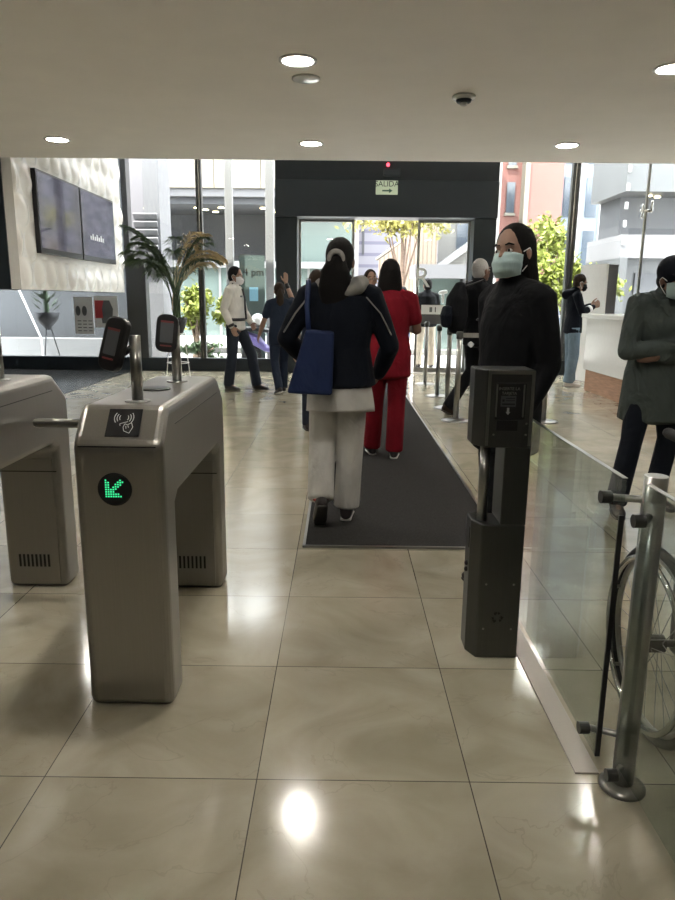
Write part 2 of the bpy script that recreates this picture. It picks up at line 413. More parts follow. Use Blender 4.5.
# ------------------------------------------------------------------ the setting
FY = 12.95                       # plane of the glass front
struct('floor', G().box(-8.2, 8.2, -3, 13.4, -.12, 0), 'floor')
struct('floor_strip', G().box(-8.0, -3.86, 8.4, FY-.12, 0, .004), 'dark_floor')
struct('ceiling', G().box(-7, 7, -3.1, 8.27, 2.86, 3.1), 'ceiling')
struct('ceiling_upper', G().box(-8.3, 8.3, 8.27, 13.3, 5.2, 5.4), 'ceiling')
struct('wall_bulkhead', G().box(-8.3, 8.3, 8.07, 8.27, 3.1, 5.2), 'ceiling')
struct('wall_back', G().box(-7, 7, -3.2, -3, 0, 3.1), 'wall')
struct('wall_left', G().box(-7.2, -7, -3.2, 8.27, 0, 3.1).box(-8.4, -8.2, 8.07, 13.3, 0, 5.4).box(-8.2, -7, 8.07, 8.27, 0, 3.1), 'wall')
struct('wall_right', G().box(7, 7.2, -3.2, 8.27, 0, 3.1).box(8.2, 8.4, 8.07, 13.3, 0, 5.4).box(7, 8.2, 8.07, 8.27, 0, 3.1), 'wall')
struct('baseboard_front', G().box(-8.2, -1.18, FY-.08, FY+.08, 0, .24).box(2.71, 8.2, FY-.08, FY+.08, 0, .26), 'dark_frame', .006)
# door portal: header box, lower band, jambs
g = G(); g.box(-1.18, 2.71, FY-.28, FY+.2, 3.36, 5.2)
struct('trim_header', g, 'dark_frame', .01)
struct('trim_header_band', G().box(-1.18, 2.71, FY-.32, FY+.2, 2.745, 3.355), 'dark_band', .01)
struct('trim_jamb_left', G().box(-1.18, -.80, FY-.25, FY+.2, 0, 2.745), 'dark_frame', .01)
struct('trim_jamb_right', G().box(2.32, 2.71, FY-.25, FY+.2, 0, 2.745), 'dark_frame', .01)
struct('trim_threshold', G().box(-.80, 2.32, FY-.2, FY+.45, 0, .012), 'track', .004)
# glass front panes
def pane(name, x0, x1, m, z0=.24, z1=5.2):
    return struct(name, G().box(x0, x1, FY-.006, FY+.006, z0, z1), m)
pane('window_1', -8.2, -3.92, 'grey_glass'); pane('window_2', -3.56, -2.62, 'glass'); pane('window_3', -2.5, -1.18, 'glass')
pane('window_4', 2.71, 4.06, 'glass', .26); pane('window_5', 4.16, 5.40, 'glass', .26); pane('window_6', 5.42, 8.2, 'glass', .26)
struct('trim_pier', G().box(-3.92, -3.56, FY-.12, FY+.12, .24, 2.0).box(-3.92, -3.82, FY-.12, FY+.12, 2.0, 5.2), 'dim_grey', .006)
def mullion(name, x, w):
    g = G(); g.box(x-w/2, x-w*.12, FY-.07, FY+.05, .24, 5.2); g.box(x+w*.12, x+w/2, FY-.07, FY+.05, .24, 5.2); 
    o = struct(name, g, 'steel_dark', .004); G().box(x-w*.14, x+w*.14, FY-.04, FY+.03, .24, 5.2).build('infill_strip', 'chrome', o); return o
mullion('trim_mullion_left', -2.56, .10); mullion('trim_mullion_right', 4.11, .125)
# slim joint in the right glass with two patch fittings
g = G().box(5.39, 5.43, FY-.02, FY+.02, .26, 5.2)
jt = struct('trim_glass_joint', g, 'satin')
f = G(); f.tube([(5.33, FY-.05, 2.82), (5.33, FY-.05, 3.02)], .022, 10); f.tube([(5.49, FY-.05, 2.92), (5.49, FY-.05, 3.08)], .022, 10); f.box(5.3, 5.52, FY-.04, FY-.02, 2.9, 2.95)
f.build('patch_fitting', 'chrome', jt, smooth=True)

# sliding door leaves
def leaf(name, x0, x1, rail):
    d = G(); t = .045; y0, y1 = FY+.02, FY+.05
    d.box(x0, x0+t, y0, y1, .015, 2.74).box(x1-t, x1, y0, y1, .015, 2.74).box(x0+t, x1-t, y0, y1, 2.69, 2.74).box(x0+t, x1-t, y0, y1, .015, .1)
    o = struct(name, d, 'satin', .003)
    gl = G().box(x0+t, x1-t, FY+.03, FY+.042, .1, 2.69).build('pane', 'glass', o)
    return o
dl = leaf('door_1', -.79, .22, True); dr = leaf('door_2', 1.36, 2.31, True)
G().box(1.47, 2.10, FY+.022, FY+.028, 1.08, 1.25).build('white_film_band', 'frost', dr)
G().box(1.41, 2.14, FY+.022, FY+.028, .90, 1.07).build('grey_film_band', 'pale_grey', dr)
G().box(1.62, 1.67, FY+.018, FY+.021, 1.12, 1.21).box(1.72, 1.74, FY+.018, FY+.021, 1.12, 1.21).build('film_mark', 'grey_print', dr)
text('R', .5, 'frost', 'letter', dr, facing((1.46, FY+.018, 1.72)))
g = G()
for px in (1.86, 2.12):
    g.tube([(px, FY+.02, 1.3), (px, FY+.02, 1.43)], .022, 8); g.tube([(px-.05, FY+.02, 1.47), (px+.05, FY+.02, 1.49)], .035, 8, ref=(0, 1, 0))
g.build('hand_mark', 'frost', dr, smooth=True)

# ------------------------------------------------------------------ ceiling fittings
def downlight(x, y, label):
    t = thing('downlight', label, 'ceiling light', (x, y, 2.86), 0, 'recessed ceiling downlights')
    G().lathe([(.125, -.001), (.125, -.008), (.105, -.012), (.098, -.004), (.098, -.001)], (x, y, 2.86), 32).build('trim_ring', 'white', t, smooth=True)
    G().lathe([(.096, -.002), (.096, -.006), (.05, -.008), (.001, -.009)], (x, y, 2.86), 32).build('lens', 'lamp', t, smooth=True)
    return t
first = downlight(-.303, 4.94, 'lit round downlight beside the unlit grey ceiling disc')
for x, y, lb in [(2.187, 5.03, 'lit round downlight cut off by the right edge of the ceiling view'),
                 (-2.841, 7.32, 'lit round downlight in the front row, above the white wave panel'),
                 (-.324, 7.39, 'lit round downlight in the front row, above the door header'),
                 (2.229, 7.37, 'lit round downlight in the front row, above the right glass mullion'),
                 (-2.80, 4.9, 'lit round downlight of the second row, above the steel turnstiles, outside the view'),
                 (-.30, 2.45, 'lit round downlight overhead, outside the view, nearer than the grey ceiling disc'),
                 (2.19, 2.45, 'lit round downlight overhead on the wheelchair side, outside the view'),
                 (-2.80, 2.45, 'lit round downlight overhead on the turnstile side, outside the view'),
                 (-.30, -.05, 'lit round downlight overhead at the viewer, outside the view')]:
    c = copy_tree(first); c.location = (x, y, 2.86); c['label'] = lb
tag(G().lathe([(.10, -.001), (.10, -.010), (.085, -.014), (.001, -.015)], (-.269, 5.315, 2.86), 32).build('ceiling_disc', 'white', smooth=True), 'unlit pale round disc on the ceiling behind the big downlight', 'ceiling fitting')
t = thing('smoke_detector', 'small round detector with dark ring on the ceiling', 'smoke detector', (.917, 5.72, 2.86))
G().lathe([(.088, -.001), (.088, -.018), (.078, -.026), (.001, -.027)], (.917, 5.72, 2.86), 28).build('base', 'white', t, smooth=True)
G().lathe([(.06, -.027), (.055, -.044), (.046, -.05), (.001, -.05)], (.917, 5.72, 2.86), 28).build('dark_ring', 'dark_band', t, smooth=True)
G().lathe([(.03, -.05), (.026, -.066), (.001, -.07)], (.917, 5.72, 2.86), 20).build('tip', 'white', t, smooth=True)

# exit sign and sensor on the header
t = thing('exit_sign', 'small pale green exit sign hanging on the dark door header', 'exit sign', (.758, FY-.34, 3.22))
G().box(.57, .95, FY-.345, FY-.322, 3.115, 3.345).build('panel', 'sign', t, bevel=.004)
text('SALIDA', .128, 'black', 'lettering', t, facing((.76, FY-.347, 3.285)))
g = G(); g.prism([(.68, 3.165), (.68, 3.19), (.80, 3.19), (.80, 3.215), (.86, 3.178), (.80, 3.14), (.80, 3.165)], 'Y', FY-.348, FY-.345)
g.build('arrow', 'sign_dark', t)
t = thing('door_sensor', 'dark motion sensor with red light above the exit sign', 'sensor', (.83, FY-.3, 3.6))
G().box(.70, .99, FY-.36, FY-.281, 3.42, 3.54).build('housing', 'dark_band', t, bevel=.015)
G().ell((.775, FY-.31, 3.607), (.03, .03, .03)).build('lamp', 'red_led', t, smooth=True)

# ------------------------------------------------------------------ white wave panel with two screens
PX = -3.88
def wave_panel():
    y0, y1, z0, z1 = 8.55, 12.62, 1.415, 4.3
    t = thing('wave_panel', 'white glossy wall panel with raised wave relief around the screens', 'wall panel', (PX-.2, 10.6, z0))
    ny, nz = 240, 170; V = []; Fc = []
    P = .37
    for i in range(ny+1):
        for j in range(nz+1):
            y = y0+(y1-y0)*i/ny; z = z0+(z1-z0)*j/nz
            row = math.floor((z-z0)/P); u = ((y-y0)/P+.5*(row % 2)) % 1; w = ((z-z0)/P) % 1
            d = math.hypot((u-.5), (w-.5)*.95)/.5
            h = .060*(1-d*d)**1.3*(.35+.65*(1-w)) if d < 1 else 0
            h += .008*math.sin((y-y0)*7+math.sin(z*5)*1.4)*math.sin((z-z0)*8.5)
            if 9.0 < y < 12.07 and 1.82 < z < 2.93: h = 0
            e = min(1, (y-y0)/.03, (y1-y)/.03, (z-z0)/.03)
            V.append((PX+h*e, y, z))
    for i in range(ny):
        for j in range(nz):
            a = i*(nz+1)+j; Fc.append((a, a+nz+1, a+nz+2, a+1))
    G().add(V, Fc).build('relief_face', 'white_wave', t, smooth=True)
    G().box(PX-.12, PX-.001, y0, y1, z0, z1).build('panel_core', 'white', t)
    G().box(PX-.42, PX-.121, y0-.02, y1, z0-.005, z1).build('backing_box', 'dark_frame', t)
    return t
wave_panel()
def screen(y0, y1, z0, z1, m, label):
    t = thing('wall_screen', label, 'screen', (PX+.05, (y0+y1)/2, z0), 0, 'screens on the wave panel')
    G().box(PX+.003, PX+.065, y0, y1, z0, z1).build('housing', 'black', t, bevel=.006)
    G().box(PX+.065, PX+.068, y0+.025, y1-.025, z0+.07, z1-.03).build('display', m, t)
    return t
screen(9.05, 10.50, 1.87, 2.89, 'screen_a', 'wide dark wall screen, the one nearer the viewer of the pair')
s2 = screen(10.53, 12.02, 1.87, 2.885, 'screen_b', 'wide dark wall screen of the pair, nearer the glass front')
g = G(); 
for k in range(7): g.box(PX+.068, PX+.070, 10.85+k*.09, 10.91+k*.09, 2.18, 2.24+.03*(k % 2))
g.build('caption', 'icon', s2)

# posters on the glass
def poster(x0, x1, z0, z1, name, label):
    t = thing(name, label, 'poster', ((x0+x1)/2, FY-.02, z0))
    G().box(x0, x1, FY-.022, FY-.012, z0, z1).build('sheet', 'paper', t)
    return t
t = poster(-4.93, -4.58, .66, 1.33, 'poster', 'white paper poster with two grey ovals taped on the glass')
g = G()
for x in (-4.86, -4.74): g.lathe([(.045, 0), (.045, .002)], (x, FY-.025, 1.08), 20, 'Y')
for i in range(len(g.v)):
    v = g.v[i]; g.v[i] = (v[0], v[1], 1.08+(v[2]-1.08)*2.0)
g.build('oval_mark', 'grey_print', t)
g = G()
for i in range(4):
    g = G()
    for k in range(3): g.box(-4.88+k*.1, -4.81+k*.1, FY-.024, FY-.022, .71+i*.06, .725+i*.06)
    g.build('lettering', 'grey_print', t)
t = poster(-4.56, -4.12, .78, 1.35, 'poster', 'white bordered poster with red panel and dark shape, beside the oval poster')
G().box(-4.545, -4.38, FY-.026, FY-.022, .95, 1.27).build('red_panel', 'red_print', t)
g = G(); g.tube([(-4.33, FY-.024, .86), (-4.33, FY-.024, 1.12), (-4.33, FY-.024, 1.27)], [(.09, .003), (.12, .003), (.06, .003)], 14); g.build('dark_shape', 'grey_print', t)

# ------------------------------------------------------------------ entrance mat
t = thing('entrance_mat', 'long charcoal carpet runner leading to the sliding doors', 'mat', (.36, 7, 0))
G().box(-.185, .915, 3.59, 12.5, .001, .012).build('carpet', 'mat', t, bevel=.003)
g = G(); g.box(-.2, -.185, 3.575, 12.5, .001, .014); g.box(.915, .93, 3.575, 12.5, .001, .014); g.box(-.2, .93, 3.575, 3.59, .001, .014)
g.build('edge_strip', 'satin', t)

# ------------------------------------------------------------------ turnstiles
TX0, TX1 = -.825, -.545
def turnstile(label):
    xc = (TX0+TX1)/2
    t = thing('turnstile', label, 'turnstile', (xc, 2.6, 0), 0, 'steel tripod turnstiles')
    ya, yb = 2.06, 3.18
    prof = [(ya, 0), (ya, .895), (ya+.095, 1.0), (yb-.15, 1.0), (yb, .885), (yb, 0), (yb-.16, 0), (yb-.16, .665), (yb-.20, .69), (ya+.19, .69), (ya+.15, .665), (ya+.15, 0)]
    G().prism(prof, 'X', TX0, TX1).build('cabinet', 'steel', t, bevel=.028, segs=4)
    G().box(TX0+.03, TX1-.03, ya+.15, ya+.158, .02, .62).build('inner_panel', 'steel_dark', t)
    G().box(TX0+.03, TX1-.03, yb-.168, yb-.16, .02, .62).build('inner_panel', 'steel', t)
    g = G()
    for k in range(8): g.box(xc-.075+k*.019, xc-.066+k*.019, yb-.1705, yb-.1675, .105, .165)
    g.build('vent_slot', 'black', t)
    g = G().box(TX0+.01, TX1-.01, yb-.1705, yb-.1675, .56, .564).box(TX1-.0015, TX1+.0008, ya+.17, yb-.17, .928, .931).box(TX0-.0008, TX0+.0015, ya+.17, yb-.17, .928, .931).box(TX0+.02, TX1-.02, ya-.0008, ya+.0015, .884, .888)
    g.build('lid_seam', 'black', t)
    # card reader on the sloping front
    nv = Vector((0, -.105, .095)).normalized(); up = Vector((0, .095, .105)).normalized()
    c = Vector((xc+.012, ya+.0475, .9475))
    mw = facing(c+nv*.001, nv, up)
    g = G(); 
    g.add([mw @ Vector(p) for p in [(-.052, -.045, .0), (.052, -.045, 0), (.052, .055, 0), (-.052, .055, 0), (-.052, -.045, .003), (.052, -.045, .003), (.052, .055, .003), (-.052, .055, .003)]],
          [(0, 1, 2, 3), (4, 5, 6, 7), (0, 1, 5, 4), (1, 2, 6, 5), (2, 3, 7, 6), (3, 0, 4, 7)])
    rd = g.build('card_reader', 'black', t)
    g = G()
    def arc(cx, cy, r, a0, a1, w=.0025, n=8):
        for i in range(n):
            a = a0+(a1-a0)*i/n; b = a0+(a1-a0)*(i+1)/n
            q = [(cx+(r-w/2)*math.cos(a), cy+(r-w/2)*math.sin(a)), (cx+(r+w/2)*math.cos(a), cy+(r+w/2)*math.sin(a)), (cx+(r+w/2)*math.cos(b), cy+(r+w/2)*math.sin(b)), (cx+(r-w/2)*math.cos(b), cy+(r-w/2)*math.sin(b))]
            g.add([mw @ Vector((x, y, .0036)) for x, y in q], [(0, 1, 2, 3)])
    for r in (.014, .022, .030): arc(-.002, .022, r, PI*.8, PI*1.2); arc(-.002, .022, r, -PI*.2, PI*.2)
    def line(a, b, w=.0022):
        a = np.array(a); b = np.array(b); d = nrm(b-a); n = np.array((-d[1], d[0]))*w/2
        g.add([mw @ Vector((*p, .0036)) for p in (a-n, b-n, b+n, a+n)], [(0, 1, 2, 3)])
    for a, b in [((-.012, .0), (.012, .008)), ((-.012, 0), (-.010, -.008)), ((.0, -.012), (.004, .0)), ((.004, 0), (.012, -.004)), ((.012, -.004), (.024, .004)), ((.024, .004), (.03, -.012)), ((.03, -.012), (.022, -.034)), ((.0, -.012), (.004, -.026)), ((.004, -.026), (.022, -.034)), ((.008, -.008), (.010, -.018)), ((.014, -.006), (.017, -.014))]: line(a, b)
    g.build('tap_card_icon', 'icon', rd)
    # direction display
    dx, dz = xc-.012, .752
    d = G().lathe([(.053, 0), (.053, -.004), (.048, -.006), (.001, -.006)], (dx, ya, dz), 36, 'Y').build('direction_display', 'black', t)
    bars = [(-.026, -.024, .030), (-.0185, -.024, .023), (-.011, -.024, .004), (-.0035, -.024, .013), (.004, -.024, -.013), (.004, .0, .021), (.0115, -.024, -.013), (.0115, .007, .028), (.019, -.024, -.018), (.019, .013, .033), (.026, .022, .028)]
    g = G()
    for x, a, b in bars:
        z = a
        while z < b-.001:
            g.box(dx+x-.0022, dx+x+.0022, ya-.0085, ya-.0062, dz+z, dz+z+.0042); z += .0074
    g.build('arrow_leds', 'led', d)
    # poles with face scanners
    for k, (py, ph, dy) in enumerate([(2.245, .215, 0), (2.80, .225, .0)]):
        px = xc+.018
        p = G().tube([(px, py, 1.0), (px, py, 1.0+ph)], .0185, 18, flat=True).build('scanner_pole', 'satin', t, smooth=True)
        G().lathe([(.042, 0), (.042, .004), (.022, .006)], (px, py, 1.0), 28).build('flange', 'satin', p, smooth=True)
        # scanner body: tilted slab
        q = Matrix.Rotation(-.42 if k == 0 else .12, 4, 'Z') @ Matrix.Rotation(-.22 if k == 0 else -.10, 4, 'X') @ Matrix.Rotation(.16 if k == 0 else .1, 4, 'Y')
        cc = Vector((px-.062 if k == 0 else px-.030, py-.012, 1.0+ph+(-.028 if k == 0 else -.03)))
        def sl(w, h, dpt, yo=0, zo=0, r=.03):
            poly = []
            for cxs, czs, a0 in ((1, 1, 0), (-1, 1, PI/2), (-1, -1, PI), (1, -1, 1.5*PI)):
                for i in range(5):
                    a = a0+PI/2*i/4; poly.append((cxs*(w/2-r)+r*math.cos(a), czs*(h/2-r)+r*math.sin(a)+zo))
            gg = G().prism(poly, 'Y', yo-dpt/2, yo+dpt/2); gg.v = [tuple(cc + q @ Vector(v)) for v in gg.v]; return gg
        s = sl(.086, .175 if k == 0 else .15, .03).build('face_scanner', 'black', t, bevel=.006)
        sl(.05, .085, .002, -.0162, .005, .004).build('screen', 'screen_grey', s)
        sl(.05, .008, .002, -.0168, .045, .002).build('red_bar', 'screen_red', s); sl(.045, .006, .002, -.0168, -.05, .002).build('red_bar', 'screen_red', s)
        gg = G().tube([tuple(cc+q @ Vector((.03, .018, -.02))), (px, py, 1.0+ph-.03)], .011, 10); gg.build('bracket', 'black', p, smooth=True)
    G().lathe([(.058, 0), (.058, .005), (.05, .007), (.001, .007)], (xc-.01, 2.56, 1.0), 36).build('reader_cap', 'steel_dark', t, smooth=True)
    # tripod
    hub = np.array((TX0-.03, 2.76, .83)); a = np.array((-.707, 0, -.707))
    h = G().tube([(TX0+.0, 2.76, .85), tuple(hub)], [.07, .055], 24, flat=True); h.ell(tuple(hub), (.055, .055, .055)); hb = h.build('tripod_hub', 'satin', t, smooth=True)
    for dr in [(-1, 0, 0), (-.25, .61, -.75), (-.25, -.61, -.75)]:
        d = np.array(dr); G().tube([tuple(hub+d*.03), tuple(hub+d*.38)], .019, 14).build('arm', 'satin', t, smooth=True)
    return t
ts = turnstile('near brushed steel turnstile with green lit arrow on its front')
c = copy_tree(ts); c.location.x -= .725; c['label'] = 'brushed steel turnstile behind, cut off by the left picture edge'

# ------------------------------------------------------------------ card return post
def card_post():
    t = thing('card_post', 'dark steel card return pillar beside the glass barrier', 'card reader post', (.6, 2.48, 0))
    x0, x1, y0, y1 = .525, .683, 2.41, 2.56
    yb = 2.56
    # plan: chamfered left side (front face plus oblique left face)
    plan = [(x0, y0), (x1, y0), (x1, yb), (x0-.03, yb), (x0-.03, y0+.06)]
    plan2 = [(x0-.005, y0+.012), (x1, y0), (x1, yb), (x0-.03, yb), (x0-.03, y0+.06)]
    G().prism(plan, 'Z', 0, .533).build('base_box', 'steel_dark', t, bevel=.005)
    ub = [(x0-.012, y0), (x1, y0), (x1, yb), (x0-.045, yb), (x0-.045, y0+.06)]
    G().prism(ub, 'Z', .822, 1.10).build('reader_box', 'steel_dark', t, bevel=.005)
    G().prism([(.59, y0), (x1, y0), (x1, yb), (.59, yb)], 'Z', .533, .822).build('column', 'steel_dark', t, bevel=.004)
    G().tube([(.533, 2.47, .533), (.533, 2.47, .822)], .019, 18, flat=True).build('pole', 'satin', t, smooth=True)
    g = G().box(x0-.008, x1-.004, y0-.004, y0+.001, 1.085, 1.098).box(x0-.008, x0+.002, y0-.004, y0+.001, .83, 1.085).box(x1-.014, x1-.004, y0-.004, y0+.001, .83, 1.085)
    g.build('face_frame', 'satin', t)
    r = G().box(.545, .652, y0-.008, y0+.001, .925, 1.055).build('reader_panel', 'black', t, bevel=.003)
    G().box(.545, .550, y0-.011, y0-.008, .935, 1.05).build('side_rail', 'satin', r); G().box(.640, .645, y0-.011, y0-.008, .935, 1.05).build('side_rail', 'satin', r)
    G().box(.563, .616, y0-.0095, y0-.008, .972, 1.010).build('card_picture', 'screen_grey', r)
    g = G().box(.567, .575, y0-.0105, y0-.0095, .990, .998)
    g.box(.580, .612, y0-.0105, y0-.0095, 1.0, 1.003).box(.580, .612, y0-.0105, y0-.0095, .992, .995).box(.567, .612, y0-.0105, y0-.0095, .978, .984); g.build('card_print', 'black', r)
    g = G().prism([(.586, .968), (.594, .968), (.594, .953), (.598, .953), (.590, .943), (.582, .953), (.586, .953)], 'Y', y0-.0095, y0-.008); g.build('arrow', 'icon', r)
    text('INSERTE LA', .0145, 'satin', 'lettering', r, facing((.591, y0-.0085, 1.035)))
    text('TARJETA', .0135, 'satin', 'lettering', r, facing((.591, y0-.0085, 1.019)))
    G().box(.553, .628, y0-.0035, y0+.001, .885, .922).build('slot_plate', 'black', t)
    # recycling mark: three chasing bent arrows
    g = G(); c = (.600, .168)
    for k in range(3):
        a = PI/2+k*2*PI/3
        for s0, s1 in ((-.55, -.02), (.08, .5)):
            p = []
            for an, r in ((a+s0, .022), (a+s0, .013), (a+s1, .013), (a+s1, .022)): p.append((c[0]+r*math.cos(an), c[1]+r*math.sin(an)))
            g.prism(p, 'Y', y0-.002, y0+.001)
        p = [(c[0]+r*math.cos(an), c[1]+r*math.sin(an)) for an, r in ((a+.5, .027), (a+.5, .008), (a+.85, .0175))]; g.prism(p, 'Y', y0-.002, y0+.001)
    g.build('recycling_mark', 'black', t)
    g = G()
    for x, z in ((.552, .30), (.655, .30), (.55, .12), (.655, .12), (.546, .87), (.66, .87), (.66, .91)): g.ell((x, y0, z), (.004, .003, .004), seg=8, rings=6)
    g.build('rivet', 'satin', t, smooth=True)
    g = G().box(x0-.033, x0-.029, y0+.07, y0+.12, .42, .50); g.build('return_slot', 'black', t)
    g = G().ell((x0-.034, 2.50, .35), (.008, .01, .01)).ell((x0-.034, 2.50, .325), (.008, .01, .01)); g.build('button', 'black', t, smooth=True)
card_post()

# ------------------------------------------------------------------ glass barrier, post and clamps
t = thing('glass_barrier', 'long clear glass barrier sheet between card pillar and round post', 'glass barrier', (.725, 2.15, 0))
G().box(.719, .731, 1.70, 2.60, .10, .898).build('sheet', 'barrier', t)
G().box(.7185, .7315, 1.694, 1.700, .10, .80).build('edge_seal', 'black', t)
G().box(.7185, .7315, 1.696, 2.60, .898, .8995).build('top_edge', 'satin', t)
struct('trim_floor_track', G().box(.69, .76, 1.75, 5.2, 0, .006), 'track', .002)
t = thing('barrier_post', 'round satin steel post holding the glass by knobs', 'post', (.805, 1.70, 0))
G().cyl((.805, 1.70, .012), (.805, 1.70, .905), .029, 28).build('pole', 'satin', t, smooth=False)
t.children[0].data.polygons.foreach_set('use_smooth', [len(p.vertices) == 4 for p in t.children[0].data.polygons])
G().lathe([(.062, 0), (.062, .008), (.05, .016), (.026, .02)], (.805, 1.70, 0), 32).build('base_flange', 'satin', t, smooth=True)
for z, y, xk in ((.835, 1.745, .685), (.155, 1.745, .685), (.80, 1.65, .735), (.075, 1.65, .735)):
    k = G().tube([(xk, y, z), (xk+.028, y, z)], .017, 16, flat=True).build('clamp_knob', 'steel_dark', t, smooth=False)
    G().tube([(xk+.028, y, z), (.805, 1.70, z+.005)], .0095, 12).build('clamp_rod', 'satin', k, smooth=True)
t = thing('gate_sheet', 'second clear glass sheet on the near side of the round post', 'glass gate', (.77, 1.2, 0))
G().box(.765, .777, .75, 1.668, .10, .892).build('sheet', 'barrier', t)
G().box(.7645, .7775, .75, 1.664, .892, .8935).build('top_edge', 'satin', t)

# ------------------------------------------------------------------ queue posts
def stanchion(x, y, label, src=None):
    if src is not None:
        c = copy_tree(src); c.location = (x, y, 0); c['label'] = label; return c
    t = thing('queue_post', label, 'queue post', (x, y, 0), 0, 'steel queue posts')
    G().lathe([(.165, 0), (.165, .008), (.13, .018), (.04, .026)], (x, y, 0), 36).build('base', 'satin', t, smooth=True)
    G().cyl((x, y, .024), (x, y, .92), .031, 20).build('pole', 'satin', t, smooth=True)
    G().lathe([(.031, .92), (.038, .925), (.038, .99), (.03, 1.0), (.001, 1.0)], (x, y, 0), 24).build('head', 'steel_dark', t, smooth=True)
    return t
q = stanchion(1.37, 11.2, 'steel queue post farthest along the mat, closest to the glass doors')
stanchion(1.37, 9.75, 'second steel queue post from the doors beside the mat', q)
stanchion(1.345, 8.65, 'third steel queue post from the doors beside the mat', q)
q4 = stanchion(1.31, 7.72, 'fourth steel queue post from the doors, by the walker with backpack', q)
q5 = stanchion(2.30, 7.72, 'steel queue post standing alone to the right of the masked woman in black', q)
G().box(1.35, 2.262, 7.718, 7.722, .935, .985).build('belt', 'grey_cloth', q4)

# ------------------------------------------------------------------ reception counter and things by it
t = thing('reception_counter', 'white reception counter with brown wooden plinth by the right glass', 'counter', (4.2, 9.5, 0))
G().box(3.75, 4.75, 6.2, 10.72, .32, 1.10).build('body', 'white', t, bevel=.01)
G().box(3.78, 4.72, 6.25, 10.68, 0, .32).build('plinth', 'wood', t)
G().box(3.68, 4.8, 6.2, 10.78, 1.10, 1.16).build('worktop', 'white', t, bevel=.008)
t = thing('display_pillar', 'tall white boxy pillar with recessed front behind the counter', 'pillar', (4.42, 11.9, 0), .35)
rz = Matrix.Translation((4.42, 11.9, 0)) @ Matrix.Rotation(.35, 4, 'Z')
def ob(x0, x1, y0, y1, z0, z1):
    g = G().box(x0, x1, y0, y1, z0, z1); g.v = [tuple(rz @ Vector(v)) for v in g.v]; return g
ob(-.22, -.02, -.3, .35, 0, 1.93).build('body', 'pale_grey', t, bevel=.006)
a = ob(-.23, -.2205, -.305, .35, 0, 1.94); b = ob(-.235, -.23, -.3, -.22, .1, 1.94); c2 = ob(-.235, -.23, .27, .35, .1, 1.94); d2 = ob(-.235, -.23, -.3, .35, 1.72, 1.94)
for z in (b, c2, d2): a.add(z.v, z.f)
a.build('white_front', 'white', t)
t = thing('mini_tripod', 'small dark desktop tripod with a pale head on the counter top', 'tripod', (4.05, 9.75, 1.16))
g = G()
for k in range(3): g.tube([(4.05, 9.75, 1.25), (4.05+.07*math.cos(k*2.1+.3), 9.75+.07*math.sin(k*2.1+.3), 1.164)], .006, 8)
g.build('tripod_legs', 'black', t, smooth=True)
g = G().tube([(4.05, 9.75, 1.25), (4.07, 9.74, 1.33)], .008, 8); g.build('stem', 'black', t, smooth=True)
G().obox((4.075, 9.74, 1.345), (.07, .03, .03)).build('head', 'chrome', t, bevel=.006)
t = thing('sign_holder', 'small white standing sign on the counter beside the capped man', 'sign holder', (4.0, 9.1, 1.16))
G().obox((4.0, 9.1, 1.29), (.2, .012, .26), Matrix.Rotation(.1, 4, 'X')).build('sheet', 'paper', t)
G().box(3.9, 4.1, 9.05, 9.15, 1.16, 1.166).build('foot', 'frost', t)

# ------------------------------------------------------------------ people
def rx3(a): return np.array(Matrix.Rotation(a, 3, 'X'))
def rz3(a): return np.array(Matrix.Rotation(a, 3, 'Z'))
def ry3(a): return np.array(Matrix.Rotation(a, 3, 'Y'))
DEF = dict(pelvis=(0, 0, .93), waist=(0, .005, 1.08), chest=(0, 0, 1.25), sho=(0, -.012, 1.375), neck=(0, -.005, 1.45), head=(0, .02, 1.58),
           shR=(.172, -.012, 1.375), elR=(.225, -.03, 1.10), wrR=(.235, .05, .86), shL=(-.172, -.012, 1.375), elL=(-.225, -.03, 1.10), wrL=(-.235, .05, .86),
           hipR=(.085, 0, .90), knR=(.095, .02, .49), anR=(.095, -.02, .085), hipL=(-.085, 0, .90), knL=(-.095, .02, .49), anL=(-.095, -.02, .085))
def hand(g, wr, d, n, side, curl=.45, s=1.0):
    """wrist, finger direction, palm normal, side of the thumb (+1/-1)"""
    d = nrm(d); n = np.array(n, float); n = nrm(n-(n@d)*d); w = np.cross(d, n)*side
    wr = np.array(wr, float)
    g.tube([wr-d*.01, wr+d*.035*s, wr+d*.085*s], [(.026*s, .019*s), (.036*s, .016*s), (.040*s, .013*s)], 12, ref=w)
    for k, ln in enumerate((.072, .080, .074, .058)):
        b = wr+d*.078*s+w*(.030-.020*k)*s; p = [b]; a = curl*.5; q = b
        for m, fr in enumerate((.45, .32, .23)):
            q = q+(d*math.cos(a)+n*math.sin(a))*ln*s*fr; p.append(q); a += curl
        g.tube([b-d*.02*s]+p, [.0098*s, .0098*s, .0092*s, .0085*s, .0072*s], 8, ref=w)
    b = wr+d*.022*s+w*.024*s; td = nrm(d*.62+w*.66+n*.28); p1 = b+td*.045*s; td2 = nrm(d*.85+w*.25+n*.4); p2 = p1+td2*.034*s; p3 = p2+td2*.024*s
    g.tube([b-td*.012*s, p1, p2, p3], [.016*s, .0125*s, .0105*s, .0088*s], 8, ref=n)

